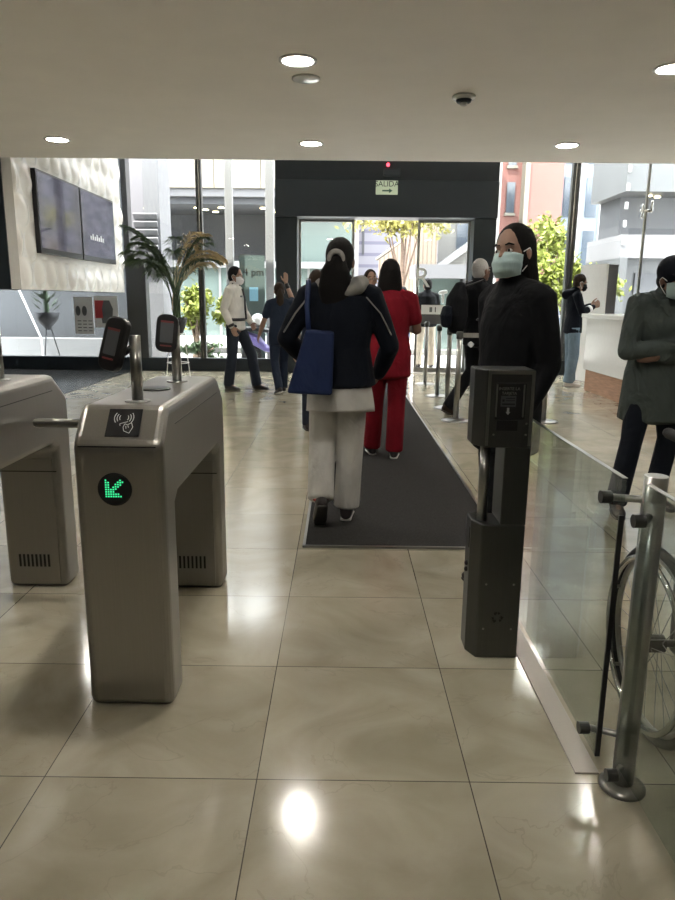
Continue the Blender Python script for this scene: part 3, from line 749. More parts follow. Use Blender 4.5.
def figure(name, label, x, y, rz, h, J=None, look=(0, 0, 0), skin='skin', top=('navy', 'long', .86), bot=('slate', .062), hair=('hair', 'short'), shoe=('shoe_dark', 'sole_dark'),
           mask=None, vox=.008, bulk=1.0, hemflare=1.0, hands=None, toe=None, face=True, z=0.0, footpitch=(0, 0), hemk=.05):
    s = h/1.70; D = dict(DEF); D.update(J or {}); j = {k: np.array(v, float)*s for k, v in D.items()}
    t = thing(name, label, 'person', (x, y, z), rz)
    W = lambda g, nm, m, **k: g.build(nm, m, t, world=False, **k)
    Rh = rz3(look[0])@rx3(look[1])@ry3(look[2]); hc = j['head']
    H = lambda p: hc+Rh@(np.array(p, float)*s)
    hands = hands or {}
    b = G()
    # torso, neck
    b.tube([j['pelvis']-np.array((0, 0, .06*s)), j['pelvis']+np.array((0, 0, .03*s)), j['waist'], j['chest'], j['sho'], j['neck']], [(.135*s, .10*s), (.165*s, .112*s), (.135*s, .097*s), (.16*s, .113*s), (.138*s, .086*s), (.056*s, .054*s)], 18)
    b.tube([j['neck']-np.array((0, 0, .05*s)), j['neck']+(hc-j['neck'])*.35, hc-Rh@np.array((0, .02, .03))*s], [.062*s, .053*s, .053*s], 14)
    # head
    b.ell(H((0, -.012, .022)), (.0745*s, .095*s, .100*s), Rh); b.ell(H((0, .026, -.045)), (.058*s, .064*s, .074*s), Rh)
    b.ell(H((0, .062, -.098)), (.026*s, .022*s, .020*s), Rh, 10, 8); b.ell(H((0, .072, .022)), (.050*s, .016*s, .013*s), Rh, 12, 8)
    b.tube([H((0, .084, .004)), H((0, .101, -.028)), H((0, .092, -.040))], [.0095*s, .0145*s, .010*s], 8)
    for q in (-1, 1):
        b.ell(H((q*.077, -.008, -.015)), (.010*s, .020*s, .032*s), Rh, 10, 8); b.ell(H((q*.034, .062, -.028)), (.022*s, .022*s, .020*s), Rh, 10, 8)
    b.ell(H((0, .083, -.068)), (.024*s, .010*s, .010*s), Rh, 10, 8)
    for S, q in (('R', 1), ('L', -1)):
        sh, el, wr = j['sh'+S], j['el'+S], j['wr'+S]
        b.tube([sh-(sh-j['chest'])*.25, sh, (sh*.6+el*.4), el], [.044*s, .047*s, .047*s, .040*s], 12)
        b.tube([el, el*.7+wr*.3, wr], [.040*s, .041*s, .027*s], 12)
        hd = hands.get(S, {}); hand(b, wr, hd.get('d', wr-el), hd.get('n', (-q, 0, 0)), hd.get('side', None) or (1 if S == 'R' else -1)*hd.get('flip', 1), hd.get('curl', .45), s)
        hp, kn, an = j['hip'+S], j['kn'+S], j['an'+S]
        b.tube([hp, hp*.6+kn*.4, kn], [.088*s, .075*s, .053*s], 14); b.tube([kn, kn*.68+an*.32, an], [.053*s, .055*s, .036*s], 14)
    # feet inside the shoes
    FT = {}
    for i, (S, q) in enumerate((('R', 1), ('L', -1))):
        an = j['an'+S]; tv = (toe or {}).get(S, (q*.12, 1, 0)); fp = footpitch[i]
        f = nrm((tv[0], tv[1], 0)); f = f*math.cos(fp)+np.array((0, 0, -math.sin(fp))); up = np.array((0, 0, 1.))-f*f[2]; up = nrm(up); FT[S] = (an, f, up)
        b.tube([an, an-up*.03*s, an-up*.045*s+f*.09*s, an-up*.055*s+f*.15*s], [.036*s, .034*s, .032*s, (.034*s, .022*s)], 10, ref=np.cross(f, up))
    W(b, 'body', skin, voxel=vox, sm=3)
    # trousers
    bm_, ankle_r = bot[0], bot[1]
    g = G(); tr = .020*s
    g.tube([j['pelvis']-np.array((0, 0, .05*s)), j['pelvis']+np.array((0, 0, .02*s)), j['pelvis']*.4+j['waist']*.6], [(.150*s, .112*s), (.178*s*bulk, .126*s*bulk), (.152*s*bulk, .112*s*bulk)], 18)
    for S in 'RL':
        hp, kn, an = j['hip'+S], j['kn'+S], j['an'+S]; hem = an+(kn-an)*(hemk-.09)
        g.tube([hp, hp*.6+kn*.4, kn], [.102*s, .090*s, max(.066, ankle_r)*s], 14)
        g.tube([kn, kn*.55+hem*.45, hem], [max(.066, ankle_r)*s, max(.064, ankle_r)*s, ankle_r*s], 14, cap=(1, .25))
    W(g, 'trousers', bm_, voxel=max(vox, .008), sm=4)
    # top
    tm, slv, hemz = top; g = G(); hz = hemz*s
    pl = j['pelvis']; wa = j['waist']; k = (hz-pl[2])/(wa[2]-pl[2]+1e-6); hp0 = pl+(wa-pl)*k if k > 0 else np.array((pl[0], pl[1], hz))
    pts = [hp0]; rr = [(.185*s*bulk*hemflare, .135*s*bulk*hemflare)]
    if hz < pl[2]-.01: pts.append(pl); rr.append((.186*s*bulk, .133*s*bulk))
    if hz < wa[2]-.02: pts.append(wa); rr.append((.160*s*bulk, .118*s*bulk))
    pts += [j['chest'], j['sho'], j['neck']-np.array((0, 0, .004*s))]; rr += [(.178*s*bulk, .130*s*bulk), (.168*s*bulk, .110*s*bulk), (.083*s, .080*s)]
    pts[0] = pts[0]-np.array((0, 0, .075*s))
    g.tube(pts, rr, 20, cap=(.22, 1))
    for S in 'RL':
        sh, el, wr = j['sh'+S], j['el'+S], j['wr'+S]; bk = .5+.5*bulk
        g.tube([j['neck']-np.array((0, 0, .045*s)), (j['neck']-np.array((0, 0, .045*s)))*.5+sh*.5+np.array((0, 0, .006*s)), sh], [.070*s, .070*s, .066*s*bk], 14)
        g.tube([sh-(sh-j['chest'])*.25, sh, sh*.5+el*.5, el], [.062*s*bk, .068*s*bk, .062*s*bk, .054*s*bk], 14) if slv == 'long' else g.tube([sh-(sh-j['chest'])*.25, sh, sh*.36+el*.64], [.062*s, .066*s, .064*s], 14)
        if slv == 'long': g.tube([el, el*.5+wr*.5, wr-(wr-el)*.06], [.054*s*bk, .052*s*bk, .040*s*bk], 14)
    W(g, 'shirt' if slv == 'short' else 'jacket', tm, voxel=max(vox, .008), sm=4)
    # shoes
    for i, S in enumerate('RL'):
        an, f, up = FT[S]; side = np.cross(f, up)
        g = G(); g.tube([an+up*.01*s-f*.015*s, an-up*.035*s-f*.028*s], [.045*s, (.040*s, .046*s)], 14, ref=side)
        g.tube([an-up*.045*s-f*.04*s, an-up*.043*s+f*.05*s, an-up*.052*s+f*.12*s, an-up*.058*s+f*.172*s], [(.036*s, .034*s), (.042*s, .036*s), (.046*s, .028*s), (.034*s, .020*s)], 14, ref=side)
        sh_ = W(g, 'shoe', shoe[0], voxel=.006 if vox < .008 else .009, sm=3)
        g = G(); o = an-up*.076*s
        g.tube([o-f*.05*s, o+f*.04*s, o+f*.12*s, o+f*.18*s], [(.034*s, .009*s), (.038*s, .009*s), (.045*s, .009*s), (.032*s, .009*s)], 16, ref=side)
        so = W(g, 'sole', shoe[1], smooth=True); so.parent = sh_
    # hair
    hm, hs = hair[:2]; pw = hair[2] if len(hair) > 2 else 1.0
    if hs != 'none':
        g = G()
        g.ell(H((0, -.022, .030)), (.083*s, .097*s, .101*s), Rh, 24, 16)
        g.ell(H((0, -.045, -.02)), (.080*s, .066*s, .07*s), Rh, 20, 12)
        if hs == 'ponytail':
            g.ell(H((0, -.118, .0)), (.028*s, .03*s, .03*s), Rh)
            g.tube([H((0, -.12, -.01)), H((0, -.155, -.06)), H((.0, -.15, -.16)), H((.0, -.135, -.25)), H((0, -.13, -.31))], [.035*s*pw, (.052*s*pw, .036*s), (.062*s*pw, .040*s), (.050*s*pw, .034*s), (.022*s*pw, .018*s)], 12)
        if hs == 'bob':
            g.tube([H((0, -.03, .03)), H((0, -.035, -.05)), H((0, -.04, -.13)), H((0, -.045, -.17))], [(.088*s, .092*s), (.10*s, .085*s), (.108*s, .07*s), (.09*s, .045*s)], 20)
        if hs == 'long':
            g.tube([H((0, -.030, .045)), H((0, -.045, -.05)), H((0, -.070, -.15)), H((0, -.105, -.25)), H((0, -.135, -.36)), H((0, -.14, -.42))], [(.084*s, .088*s), (.096*s, .078*s), (.108*s, .066*s), (.115*s, .055*s), (.105*s, .045*s), (.07*s, .025*s)], 20)
        W(g, 'hair', hm, voxel=vox, sm=3)
    if face:
        for q in (-1, 1):
            e = W(G().ell(H((q*.031, .080, -.002)), (.0125*s, .009*s, .008*s), Rh, 12, 8), 'eye', 'eye_white', smooth=True)
            i_ = W(G().ell(H((q*.031, .0865, -.002)), (.006*s, .004*s, .0065*s), Rh, 10, 8), 'iris', 'eye_dark', smooth=True); i_.parent = e
            W(G().tube([H((q*.016, .092, .022)), H((q*.032, .091, .027)), H((q*.049, .079, .022))], [.003*s, .0045*s, .003*s], 8), 'eyebrow', hm if hs != 'none' else 'hair', smooth=True)
        if not mask: W(G().tube([H((-.022, .088, -.068)), H((0, .0955, -.067)), H((.022, .088, -.068))], [.003*s, .0055*s, .003*s], 8), 'mouth', 'lip', smooth=True)
    if mask:
        V = []; Fc = []; n, m_ = 18, 12
        for lay in (0, .005):
            for i in range(m_+1):
                v = -1+2*i/m_
                for k in range(n+1):
                    u = -1+2*k/n; th = u*1.25
                    zz = -.062+v*.056
                    rx_ = .073-.012*max(0, -v)+lay; ry_ = .090-.018*abs(v)**2+lay+.016*(1-u*u)*(1-v*v)+(.004*math.sin(v*9) if abs(v) < .8 else 0)
                    V.append(H((rx_*math.sin(th), .012+ry_*math.cos(th), zz+.014*(u*u)*(-v))))
        w_ = n+1; L_ = (m_+1)*w_
        for i in range(m_):
            for k in range(n):
                a = i*w_+k; Fc.append((a, a+1, a+w_+1, a+w_)); Fc.append((L_+a, L_+a+w_, L_+a+w_+1, L_+a+1))
        for i in range(m_):
            for k in (0, n): a = i*w_+k; Fc.append((a, a+w_, L_+a+w_, L_+a))
        for k in range(n):
            for i in (0, m_): a = i*w_+k; Fc.append((a, a+1, L_+a+1, L_+a))
        mk = W(G().add(V, Fc), 'mask', mask, smooth=True)
        g = G()
        for q in (-1, 1):
            g.tube([H((q*.074, .035, -.006)), H((q*.083, .0, .012)), H((q*.083, -.022, -.01))], .0022*s, 6); g.tube([H((q*.066, .03, -.09)), H((q*.08, -.005, -.05)), H((q*.083, -.022, -.02))], .0022*s, 6)
        lp = W(g, 'ear_loop', 'paper', smooth=True); lp.parent = mk
    t['_s'] = s
    return t, j, H, s
def pt(t, p): return t.matrix_basis @ Vector([float(q) for q in p])
def extra(t, g, nm, m, **k): return g.build(nm, m, t, world=False, **k)

# 1. woman with tote bag, walking away in the middle
t, j, H, s = figure('person', 'person walking away in navy jacket and off-white trousers with ponytail', -.01, 4.02, .02, 1.655,
    dict(elL=(-.315, .02, 1.13), wrL=(-.20, .20, .98), elR=(.30, .0, 1.09), wrR=(.245, .16, .90), anL=(-.105, -.13, .178), knL=(-.10, .05, .50), anR=(.055, .03, .09), knR=(.075, .03, .49), hipR=(.085, 0, .90),
         shL=(-.185, -.012, 1.375), shR=(.185, -.012, 1.375)),
    look=(-.18, .05, .03), skin='skin_dark', top=('navy', 'long', .935), bot=('offwhite', .082), hair=('hair', 'ponytail', 1.6), shoe=('shoe_dark', 'sole'), vox=.006, bulk=1.14, hemflare=1.06, hemk=.10, footpitch=(0, .80), z=.0125,
    toe={'R': (.10, 1, 0), 'L': (-.12, 1, 0)}, hands={'L': dict(d=(.5, .6, .1), n=(0, .5, -1)), 'R': dict(d=(-.1, .9, -.3))})
extra(t, G().torus(tuple(H((0, -.150, .012))), .036*s, .015*s, 'Y', 24, 10), 'scrunchie', 'grey_cloth', smooth=True)
g = G(); g.tube([(0.01, -.01, .700*s), (0.01, -.008, .72*s), (.005, -.005, .80*s), (0, 0, .90*s)], [(.208*s, .150*s), (.206*s, .149*s), (.198*s, .143*s), (.18*s, .13*s)], 28, flat=True); extra(t, g, 'tunic', 'offwhite', smooth=True)
g = G(); N0 = j['neck']
g.tube([N0+np.array(p)*s for p in [(-.06, .05, -.01), (-.115, -.02, -.005), (-.085, -.085, -.025), (0, -.105, -.06), (.095, -.10, -.015), (.125, -.03, .0), (.06, .05, -.01)]], [.030*s, .034*s, .034*s, .038*s, .054*s, .048*s, .032*s], 12, ref=(0, 0, 1)); extra(t, g, 'hood', 'grey_cloth', voxel=.007, sm=3)
g = G()
g.tube([np.array(p)*s for p in [(-.19, -.11, 1.36), (-.255, -.10, 1.28), (-.325, -.055, 1.17)]], .005*s, 6); extra(t, g, 'piping', 'grey_cloth', smooth=True); g = G(); g.tube([np.array(p)*s for p in [(.15, -.118, 1.37), (.235, -.09, 1.28), (.30, -.07, 1.16)]], .004*s, 6)
extra(t, g, 'piping', 'grey_cloth', smooth=True)
for S, sh in zip('RL', [c for c in t.children if c.name.startswith('shoe')]):
    if S == 'L': sh.children[0].data.materials[0] = M['sole_dark']
    an = j['an'+S]; g = G(); g.torus(tuple(an+np.array((0, -.012, .012))*s), (.040*s), .014*s, 'Z', 20, 8); r_ = extra(t, g, 'heel_trim', 'shoe_red', smooth=True); r_.parent = sh
# tote bag
tb = thing('tote_bag', 'royal blue fabric tote bag hanging at the ponytailed walker\'s left side', 'bag', (-.25, 3.80, .82))
g = G()
fr = [(-.300, 3.765, .825), (-.045, 3.765, .815), (-.035, 3.795, 1.165), (-.195, 3.795, 1.175)]
bk = [(-.285, 3.865, .825), (-.055, 3.865, .815), (-.045, 3.84, 1.165), (-.19, 3.84, 1.175)]
g.add(fr+bk, [(0, 1, 2, 3), (7, 6, 5, 4), (0, 4, 5, 1), (1, 5, 6, 2), (2, 6, 7, 3), (3, 7, 4, 0)]); g.build('bag_body', 'tote_blue', tb, bevel=.018, segs=3, smooth=False)
g = G(); g.tube([(-.18, 3.845, 1.16), (-.19, 3.86, 1.30), (-.185, 3.92, 1.42), (-.19, 4.02, 1.445)], [(.014, .004)]*4, 8); g.build('strap', 'tote_blue', tb, smooth=True)

# 2. woman in red scrubs
t, j, H, s = figure('person', 'person walking away in bright red scrubs with black bobbed hair', .40, 5.78, 0, 1.64,
    dict(elR=(.235, .0, 1.12), wrR=(.205, .22, 1.12), anR=(.065, -.02, .085), knR=(.075, .0, .49), anL=(-.125, .12, .085), knL=(-.11, .09, .49)),
    look=(-.25, 0, 0), skin='skin_dark', top=('red', 'short', .80), bot=('red', .078), hair=('hair', 'bob'), shoe=('shoe_dark', 'sole'), vox=.007, bulk=1.03, hemflare=1.02, z=.0125)

# 3. guard
t, j, H, s = figure('person', 'guard standing in white shirt with black tie, mask and navy trousers', -1.56, 10.3, -PI/2-.25, 1.78,
    dict(anR=(.10, -.08, .085), knR=(.10, -.02, .49), anL=(-.06, .28, .085), knL=(-.08, .20, .50), elR=(.215, -.08, 1.12), wrR=(.20, .03, .885), elL=(-.20, .05, 1.10), wrL=(-.10, .20, .93)),
    look=(-.05, -.08, 0), top=('shirt_white', 'long', .93), bot=('slate', .075), hair=('hair', 'short'), shoe=('shoe_dark', 'sole_dark'), mask='paper', vox=.008, toe={'R': (.3, 1, 0), 'L': (.1, 1, 0)})
extra(t, G().tube([np.array(p)*s for p in [(0, .115, 1.40), (0, .145, 1.28), (-.01, .15, 1.12), (-.02, .155, .99)]], [(.030*s, .010*s), (.024*s, .008*s), (.034*s, .008*s), (.03*s, .006*s)], 10), 'tie', 'black_cloth', smooth=True)
extra(t, G().tube([np.array(p)*s for p in [(0, .05, 1.465), (.075, 0, 1.46), (0, -.07, 1.46), (-.075, 0, 1.46), (0, .06, 1.45)]], [.018*s]*5, 10, ref=(0, 0, 1)), 'collar', 'black_cloth', smooth=True)
extra(t, G().tube([j['pelvis']+np.array((0, 0, .035*s)), j['pelvis']+np.array((0, 0, .075*s))], [(.188*s, .138*s), (.185*s, .136*s)], 24, flat=True), 'belt', 'black', smooth=True)
extra(t, G().tube([j['wrR']+(j['elR']-j['wrR'])*.02, j['wrR']+(j['elR']-j['wrR'])*.16], [.047*s, .048*s], 14, flat=True), 'wristband', 'black', smooth=True)
extra(t, G().obox(np.array((.075, .128, 1.30))*s, (.05, .012, .025)), 'badge', 'grey_print')

# 4. navy scrubs, hand raised
t, j, H, s = figure('person', 'person in navy short-sleeved scrubs walking out with one hand raised', -.87, 9.95, .35, 1.56,
    dict(elR=(.24, .16, 1.45), wrR=(.15, .20, 1.70), elL=(-.255, .02, 1.11), wrL=(-.30, .14, .90), anR=(.08, .12, .085), knR=(.09, .13, .49), anL=(-.07, -.16, .10), knL=(-.09, .03, .50), head=(0, .05, 1.575)),
    look=(-.15, .0, 0), top=('navy_scrub', 'short', .84), bot=('navy_scrub', .066), hair=('hair_brown', 'ponytail'), shoe=('shoe_dark', 'sole'), vox=.008, hands={'R': dict(d=(0, 0, 1), n=(0, 1, 0), curl=.1)}, footpitch=(0, .3))
extra(t, G().tube([j['wrR']+(j['elR']-j['wrR'])*.05, j['wrR']+(j['elR']-j['wrR'])*.35], [.034*s, .038*s], 14, flat=True), 'wristband', 'black', smooth=True)

# 5. person hidden behind the ponytailed walker
figure('person', 'dark-haired person mostly hidden behind the ponytailed walker', -.245, 7.0, .1, 1.60, look=(-.2, 0, 0), top=('navy_scrub', 'short', .86), bot=('slate', .065), hair=('hair_brown', 'bob'), vox=.009, face=False, z=.0125)
# 6. man facing in, hand at face
t, j, H, s = figure('person', 'person facing in, holding a phone to the cheek behind the red scrubs', .37, 9.2, PI+.1, 1.70,
    dict(elL=(-.26, .10, 1.22), wrL=(-.13, .12, 1.47)), look=(.1, .05, 0), top=('grey_cloth', 'long', .88), bot=('slate', .07), hair=('hair_brown', 'short'), vox=.008, z=.0125, hands={'L': dict(d=(.25, -.1, 1), n=(1, 0, 0), curl=.5)})
ph = thing('phone', 'small dark phone held at the cheek of the person facing in', 'phone', tuple(pt(t, H((-.105, .03, -.04)))))
G().obox(tuple(pt(t, H((-.105, .03, -.04)))), (.012, .07, .14)).build('phone_body', 'black', ph, bevel=.004)

# 7. man outside in black shirt
figure('person', 'person beyond the glass doors in black shirt and beige trousers, walking off', 1.68, 13.85, .15, 1.74,
    dict(anL=(-.17, -.10, .10), knL=(-.13, .03, .50), anR=(.16, .12, .085), knR=(.14, .12, .49), elR=(.24, .05, 1.12), wrR=(.2, .2, 1.0), elL=(-.25, .03, 1.12), wrL=(-.2, .22, 1.02)),
    top=('black_cloth', 'short', .90), bot=('beige', .085), hair=('hair', 'short'), shoe=('shoe_dark', 'sole_dark'), vox=.009, face=False, bulk=1.12, footpitch=(0, .3))
# 8. person outside in red top
figure('person', 'person beyond the doors in red top and blue jeans, partly hidden', 1.27, 14.6, 0, 1.60,
    dict(anL=(-.10, -.12, .10), knL=(-.1, .02, .5), anR=(.1, .1, .085)), top=('red', 'long', .90), bot=('jeans_blue', .07), hair=('hair', 'bob'), shoe=('sole', 'sole'), vox=.010, face=False, footpitch=(0, .2))

# 9. backpack man
t, j, H, s = figure('person', 'person in black with pale grey hair wearing the backpack', 1.58, 8.15, -PI/2+.35, 1.80,
    dict(anL=(-.09, -.26, .10), knL=(-.10, .02, .49), anR=(.09, .24, .085), knR=(.10, .22, .50), elR=(.22, .08, 1.12), wrR=(.18, .30, 1.08), elL=(-.23, .04, 1.12), wrL=(-.18, .26, 1.08)),
    look=(.2, .12, 0), skin='skin_dark', top=('black_cloth', 'long', .86), bot=('black_cloth', .068), hair=('hair_grey', 'short'), shoe=('hair_brown', 'sole_dark'), vox=.008, footpitch=(0, .45))
bp = thing('backpack', 'black backpack on the back of the grey-haired person', 'backpack', tuple(pt(t, (0, -.25*s, 1.05*s))), t.rotation_euler.z)
def BP(g, nm, m, parent=bp, **k):
    g.v = [tuple(pt(t, np.array(v)*s)) for v in g.v]; return g.build(nm, m, parent, **k)
BP(G().tube([(0, -.26, .98), (0, -.27, 1.10), (0, -.26, 1.28), (0, -.235, 1.40)], [(.14, .08), (.16, .115), (.155, .105), (.09, .06)], 20), 'pack_body', 'black_cloth', voxel=.008, sm=3)
BP(G().tube([(0, -.385, 1.0), (0, -.39, 1.10), (0, -.38, 1.18)], [(.10, .03), (.12, .04), (.10, .03)], 16), 'front_pocket', 'navy', voxel=.008, sm=2)
for q in (-1, 1): BP(G().tube([(q*.09, -.20, 1.41), (q*.10, -.02, 1.475), (q*.11, .13, 1.36), (q*.15, .12, 1.2), (q*.17, -.1, 1.06)], [(.03, .010)]*5, 10), 'strap', 'black', smooth=True)

# 10. masked woman in black behind the card pillar
t, j, H, s = figure('person', 'person in black coat with long dark hair and pale surgical mask behind the card pillar', .765, 3.14, PI/2+.45, 1.66,
    dict(anL=(-.02, .02, .085), knL=(-.035, .03, .49), hipL=(-.07, 0, .90), anR=(.05, -.04, .085), knR=(.055, .01, .49), hipR=(.06, 0, .90), elR=(.195, -.04, 1.10), wrR=(.18, .0, .86), elL=(-.195, -.06, 1.09), wrL=(-.165, .05, .87)),
    look=(.35, .04, .06), skin='skin', top=('black_cloth', 'long', .76), bot=('black_cloth', .058), hair=('hair', 'long'), mask='surgical', vox=.006, bulk=1.0, hemflare=1.0, hands={'L': dict(d=(.1, .1, -1))})
extra(t, G().tube([np.array(p)*s for p in [(.12, .128, 1.16), (.155, .12, 1.17)]], [(.012*s, .004*s)]*2, 8), 'pin', 'icon', smooth=True)

# 11. man at the counter
t, j, H, s = figure('person', 'person at the counter in dark hooded top, light jeans and white shoes', 3.70, 11.2, -PI/2-.05, 1.76,
    dict(elR=(.215, .06, 1.13), wrR=(.10, .26, 1.22), elL=(-.21, .06, 1.13), wrL=(-.05, .26, 1.24), head=(0, .06, 1.575), anL=(-.10, .05, .085), anR=(.10, -.03, .085)),
    look=(0, -.22, 0), top=('navy', 'long', .90), bot=('jeans', .082), hair=('hair_brown', 'short'), shoe=('sole', 'sole'), mask='black_cloth', vox=.008, hands={'R': dict(d=(-.3, 1, .3), n=(-1, 0, .3), curl=.6), 'L': dict(d=(.3, 1, .3), n=(1, 0, .3), curl=.6)})
extra(t, G().tube([np.array(p)*s for p in [(-.10, -.05, 1.44), (0, -.135, 1.39), (.10, -.05, 1.44)]], [.05*s, .075*s, .05*s], 12, ref=(0, 0, 1)), 'hood', 'navy', voxel=.009, sm=3)
extra(t, G().tube([j['elR']*.30+j['wrR']*.70, j['elR']*.52+j['wrR']*.48], [.052*s, .056*s], 14, flat=True), 'sleeve_stripe', 'paper', smooth=True)

# 12. man with folded arms by the wheelchair
t, j, H, s = figure('person', 'person in navy cap and olive grey jacket standing with folded arms', 2.02, 4.42, PI+.12, 1.64,
    dict(elR=(.275, .09, 1.075), wrR=(-.06, .205, 1.12), elL=(-.275, .09, 1.055), wrL=(.10, .17, 1.05), head=(0, .075, 1.535), neck=(0, .015, 1.43), anR=(.25, .10, .085), knR=(.175, .08, .49), anL=(-.10, -.04, .085), knL=(-.12, .02, .49)),
    look=(.12, -.20, .08), skin='skin_dark', top=('olive', 'long', .70), bot=('jeans_dark', .070), hair=('hair', 'short'), shoe=('shoe_dark', 'sole_dark'), mask='surgical', vox=.006, bulk=1.16, hemflare=1.10,
    toe={'R': (.35, 1, 0), 'L': (-.2, 1, 0)}, hands={'R': dict(d=(-1, -.10, 0), n=(0, -1, 0), curl=.35), 'L': dict(d=(1, -.35, -.05), n=(0, -1, 0), curl=.5)})
cp = extra(t, G().ell(H((0, -.018, .040)), (.090*s, .108*s, .100*s), rz3(.12)@rx3(-.20)@ry3(.08), 24, 16), 'cap', 'navy', smooth=True)
g = G(); Rb = rz3(.12)@rx3(-.30)
g.ell(H((0, .095, .030)), (.075*s, .075*s, .010*s), Rb, 20, 8); b_ = extra(t, g, 'cap_brim', 'navy', smooth=True); b_.parent = cp
g = G(); 
for q in (-1, 1): g.tube([np.array(p)*s for p in [(q*.085, .01, 1.45), (q*.075, .10, 1.40), (q*.035, .135, 1.30)]], [(.04*s, .012*s), (.045*s, .012*s), (.02*s, .008*s)], 10)
extra(t, g, 'collar', 'olive', voxel=.007, sm=2)

# ------------------------------------------------------------------ wheelchair
t = thing('wheelchair', 'empty wheelchair seen through the glass at the right edge', 'wheelchair', (1.28, 1.85, 0))
def wheel(x, sgn):
    c = (x, 1.96, .305)
    w = G().torus(c, .29, .0155, 'X', 64, 12).build('wheel', 'rubber', t, smooth=True, world=True)
    G().torus(c, .268, .010, 'X', 64, 8).build('rim', 'satin', w, smooth=True)
    G().torus((x-sgn*.035, c[1], c[2]), .262, .0095, 'X', 64, 10).build('push_rim', 'chrome', w, smooth=True)
    g = G()
    for k in range(24):
        a = 2*PI*k/24; b = a+(.35 if k % 2 else -.35)
        g.cyl((x+(.018 if k % 4 < 2 else -.018), c[1]+.025*math.cos(b), c[2]+.025*math.sin(b)), (x, c[1]+.262*math.cos(a), c[2]+.262*math.sin(a)), .0013, 5)
    g.build('spokes', 'satin', w)
    G().tube([(x-.03, c[1], c[2]), (x+.03, c[1], c[2])], .028, 16, flat=True).build('hub', 'black', w, smooth=False)
    g = G()
    for k in range(6):
        a = k*PI/3+.3; g.tube([(x, c[1]+.268*math.cos(a), c[2]+.268*math.sin(a)), (x-sgn*.035, c[1]+.262*math.cos(a), c[2]+.262*math.sin(a))], .006, 6)
    g.build('rim_bracket', 'satin', w, smooth=True)
wheel(.975, 1); wheel(1.56, -1)
g = G()
for x in (1.05, 1.51):
    g.tube([(x, 2.05, .93), (x, 2.02, .90), (x, 2.00, .50), (x, 1.98, .28)], .0125, 12)
    g.tube([(x, 2.00, .50), (x, 1.50, .52), (x, 1.46, .30), (x, 1.36, .16)], .0125, 12); g.tube([(x, 1.98, .28), (x, 1.50, .27)], .0125, 12); g.tube([(x, 1.50, .52), (x, 1.50, .20)], .0125, 12)
    g.tube([(x, 2.00, .72), (x, 1.62, .72), (x, 1.58, .52)], .011, 12); g.tube([(x, 1.96, .305), (x, 1.96, .50)], .012, 10)
g.tube([(1.0, 1.96, .305), (1.53, 1.96, .305)], .012, 10); g.tube([(1.05, 1.8, .28), (1.51, 1.6, .50)], .010, 10); g.tube([(1.51, 1.8, .28), (1.05, 1.6, .50)], .010, 10)
g.build('frame', 'steel_dark', t, smooth=True)
G().box(1.06, 1.50, 1.50, 1.98, .50, .535).build('seat', 'black_cloth', t, bevel=.012)
G().box(1.06, 1.50, 1.99, 2.015, .54, .90).build('backrest', 'black_cloth', t, bevel=.01)
for x in (1.05, 1.51):
    G().tube([(x, 2.03, .925), (x-.02, 2.13, .935)], .017, 12).build('push_handle', 'rubber', t, smooth=True)
    G().box(x-.022, x+.022, 1.62, 1.95, .722, .752).build('armrest', 'black', t, bevel=.008)
    G().obox((x+(.02 if x < 1.2 else -.02)+.04*(1 if x < 1.2 else -1), 1.30, .13), (.13, .15, .014), Matrix.Rotation(.25, 4, 'X')).build('footplate', 'black', t, bevel=.004)
    cs = G().torus((x, 1.50, .07), .052, .018, 'X', 32, 10).build('caster', 'rubber', t, smooth=True)
    G().tube([(x-.03, 1.50, .07), (x-.03, 1.5, .19), (x+.03, 1.5, .19), (x+.03, 1.5, .07)], .007, 8).build('fork', 'satin', cs, smooth=True)
    G().tube([(x-.03 if x < 1.2 else x+.03, 1.66, .54), (x-.06 if x < 1.2 else x+.06, 1.60, .60)], .008, 8).build('brake_lever', 'chrome', t, smooth=True)

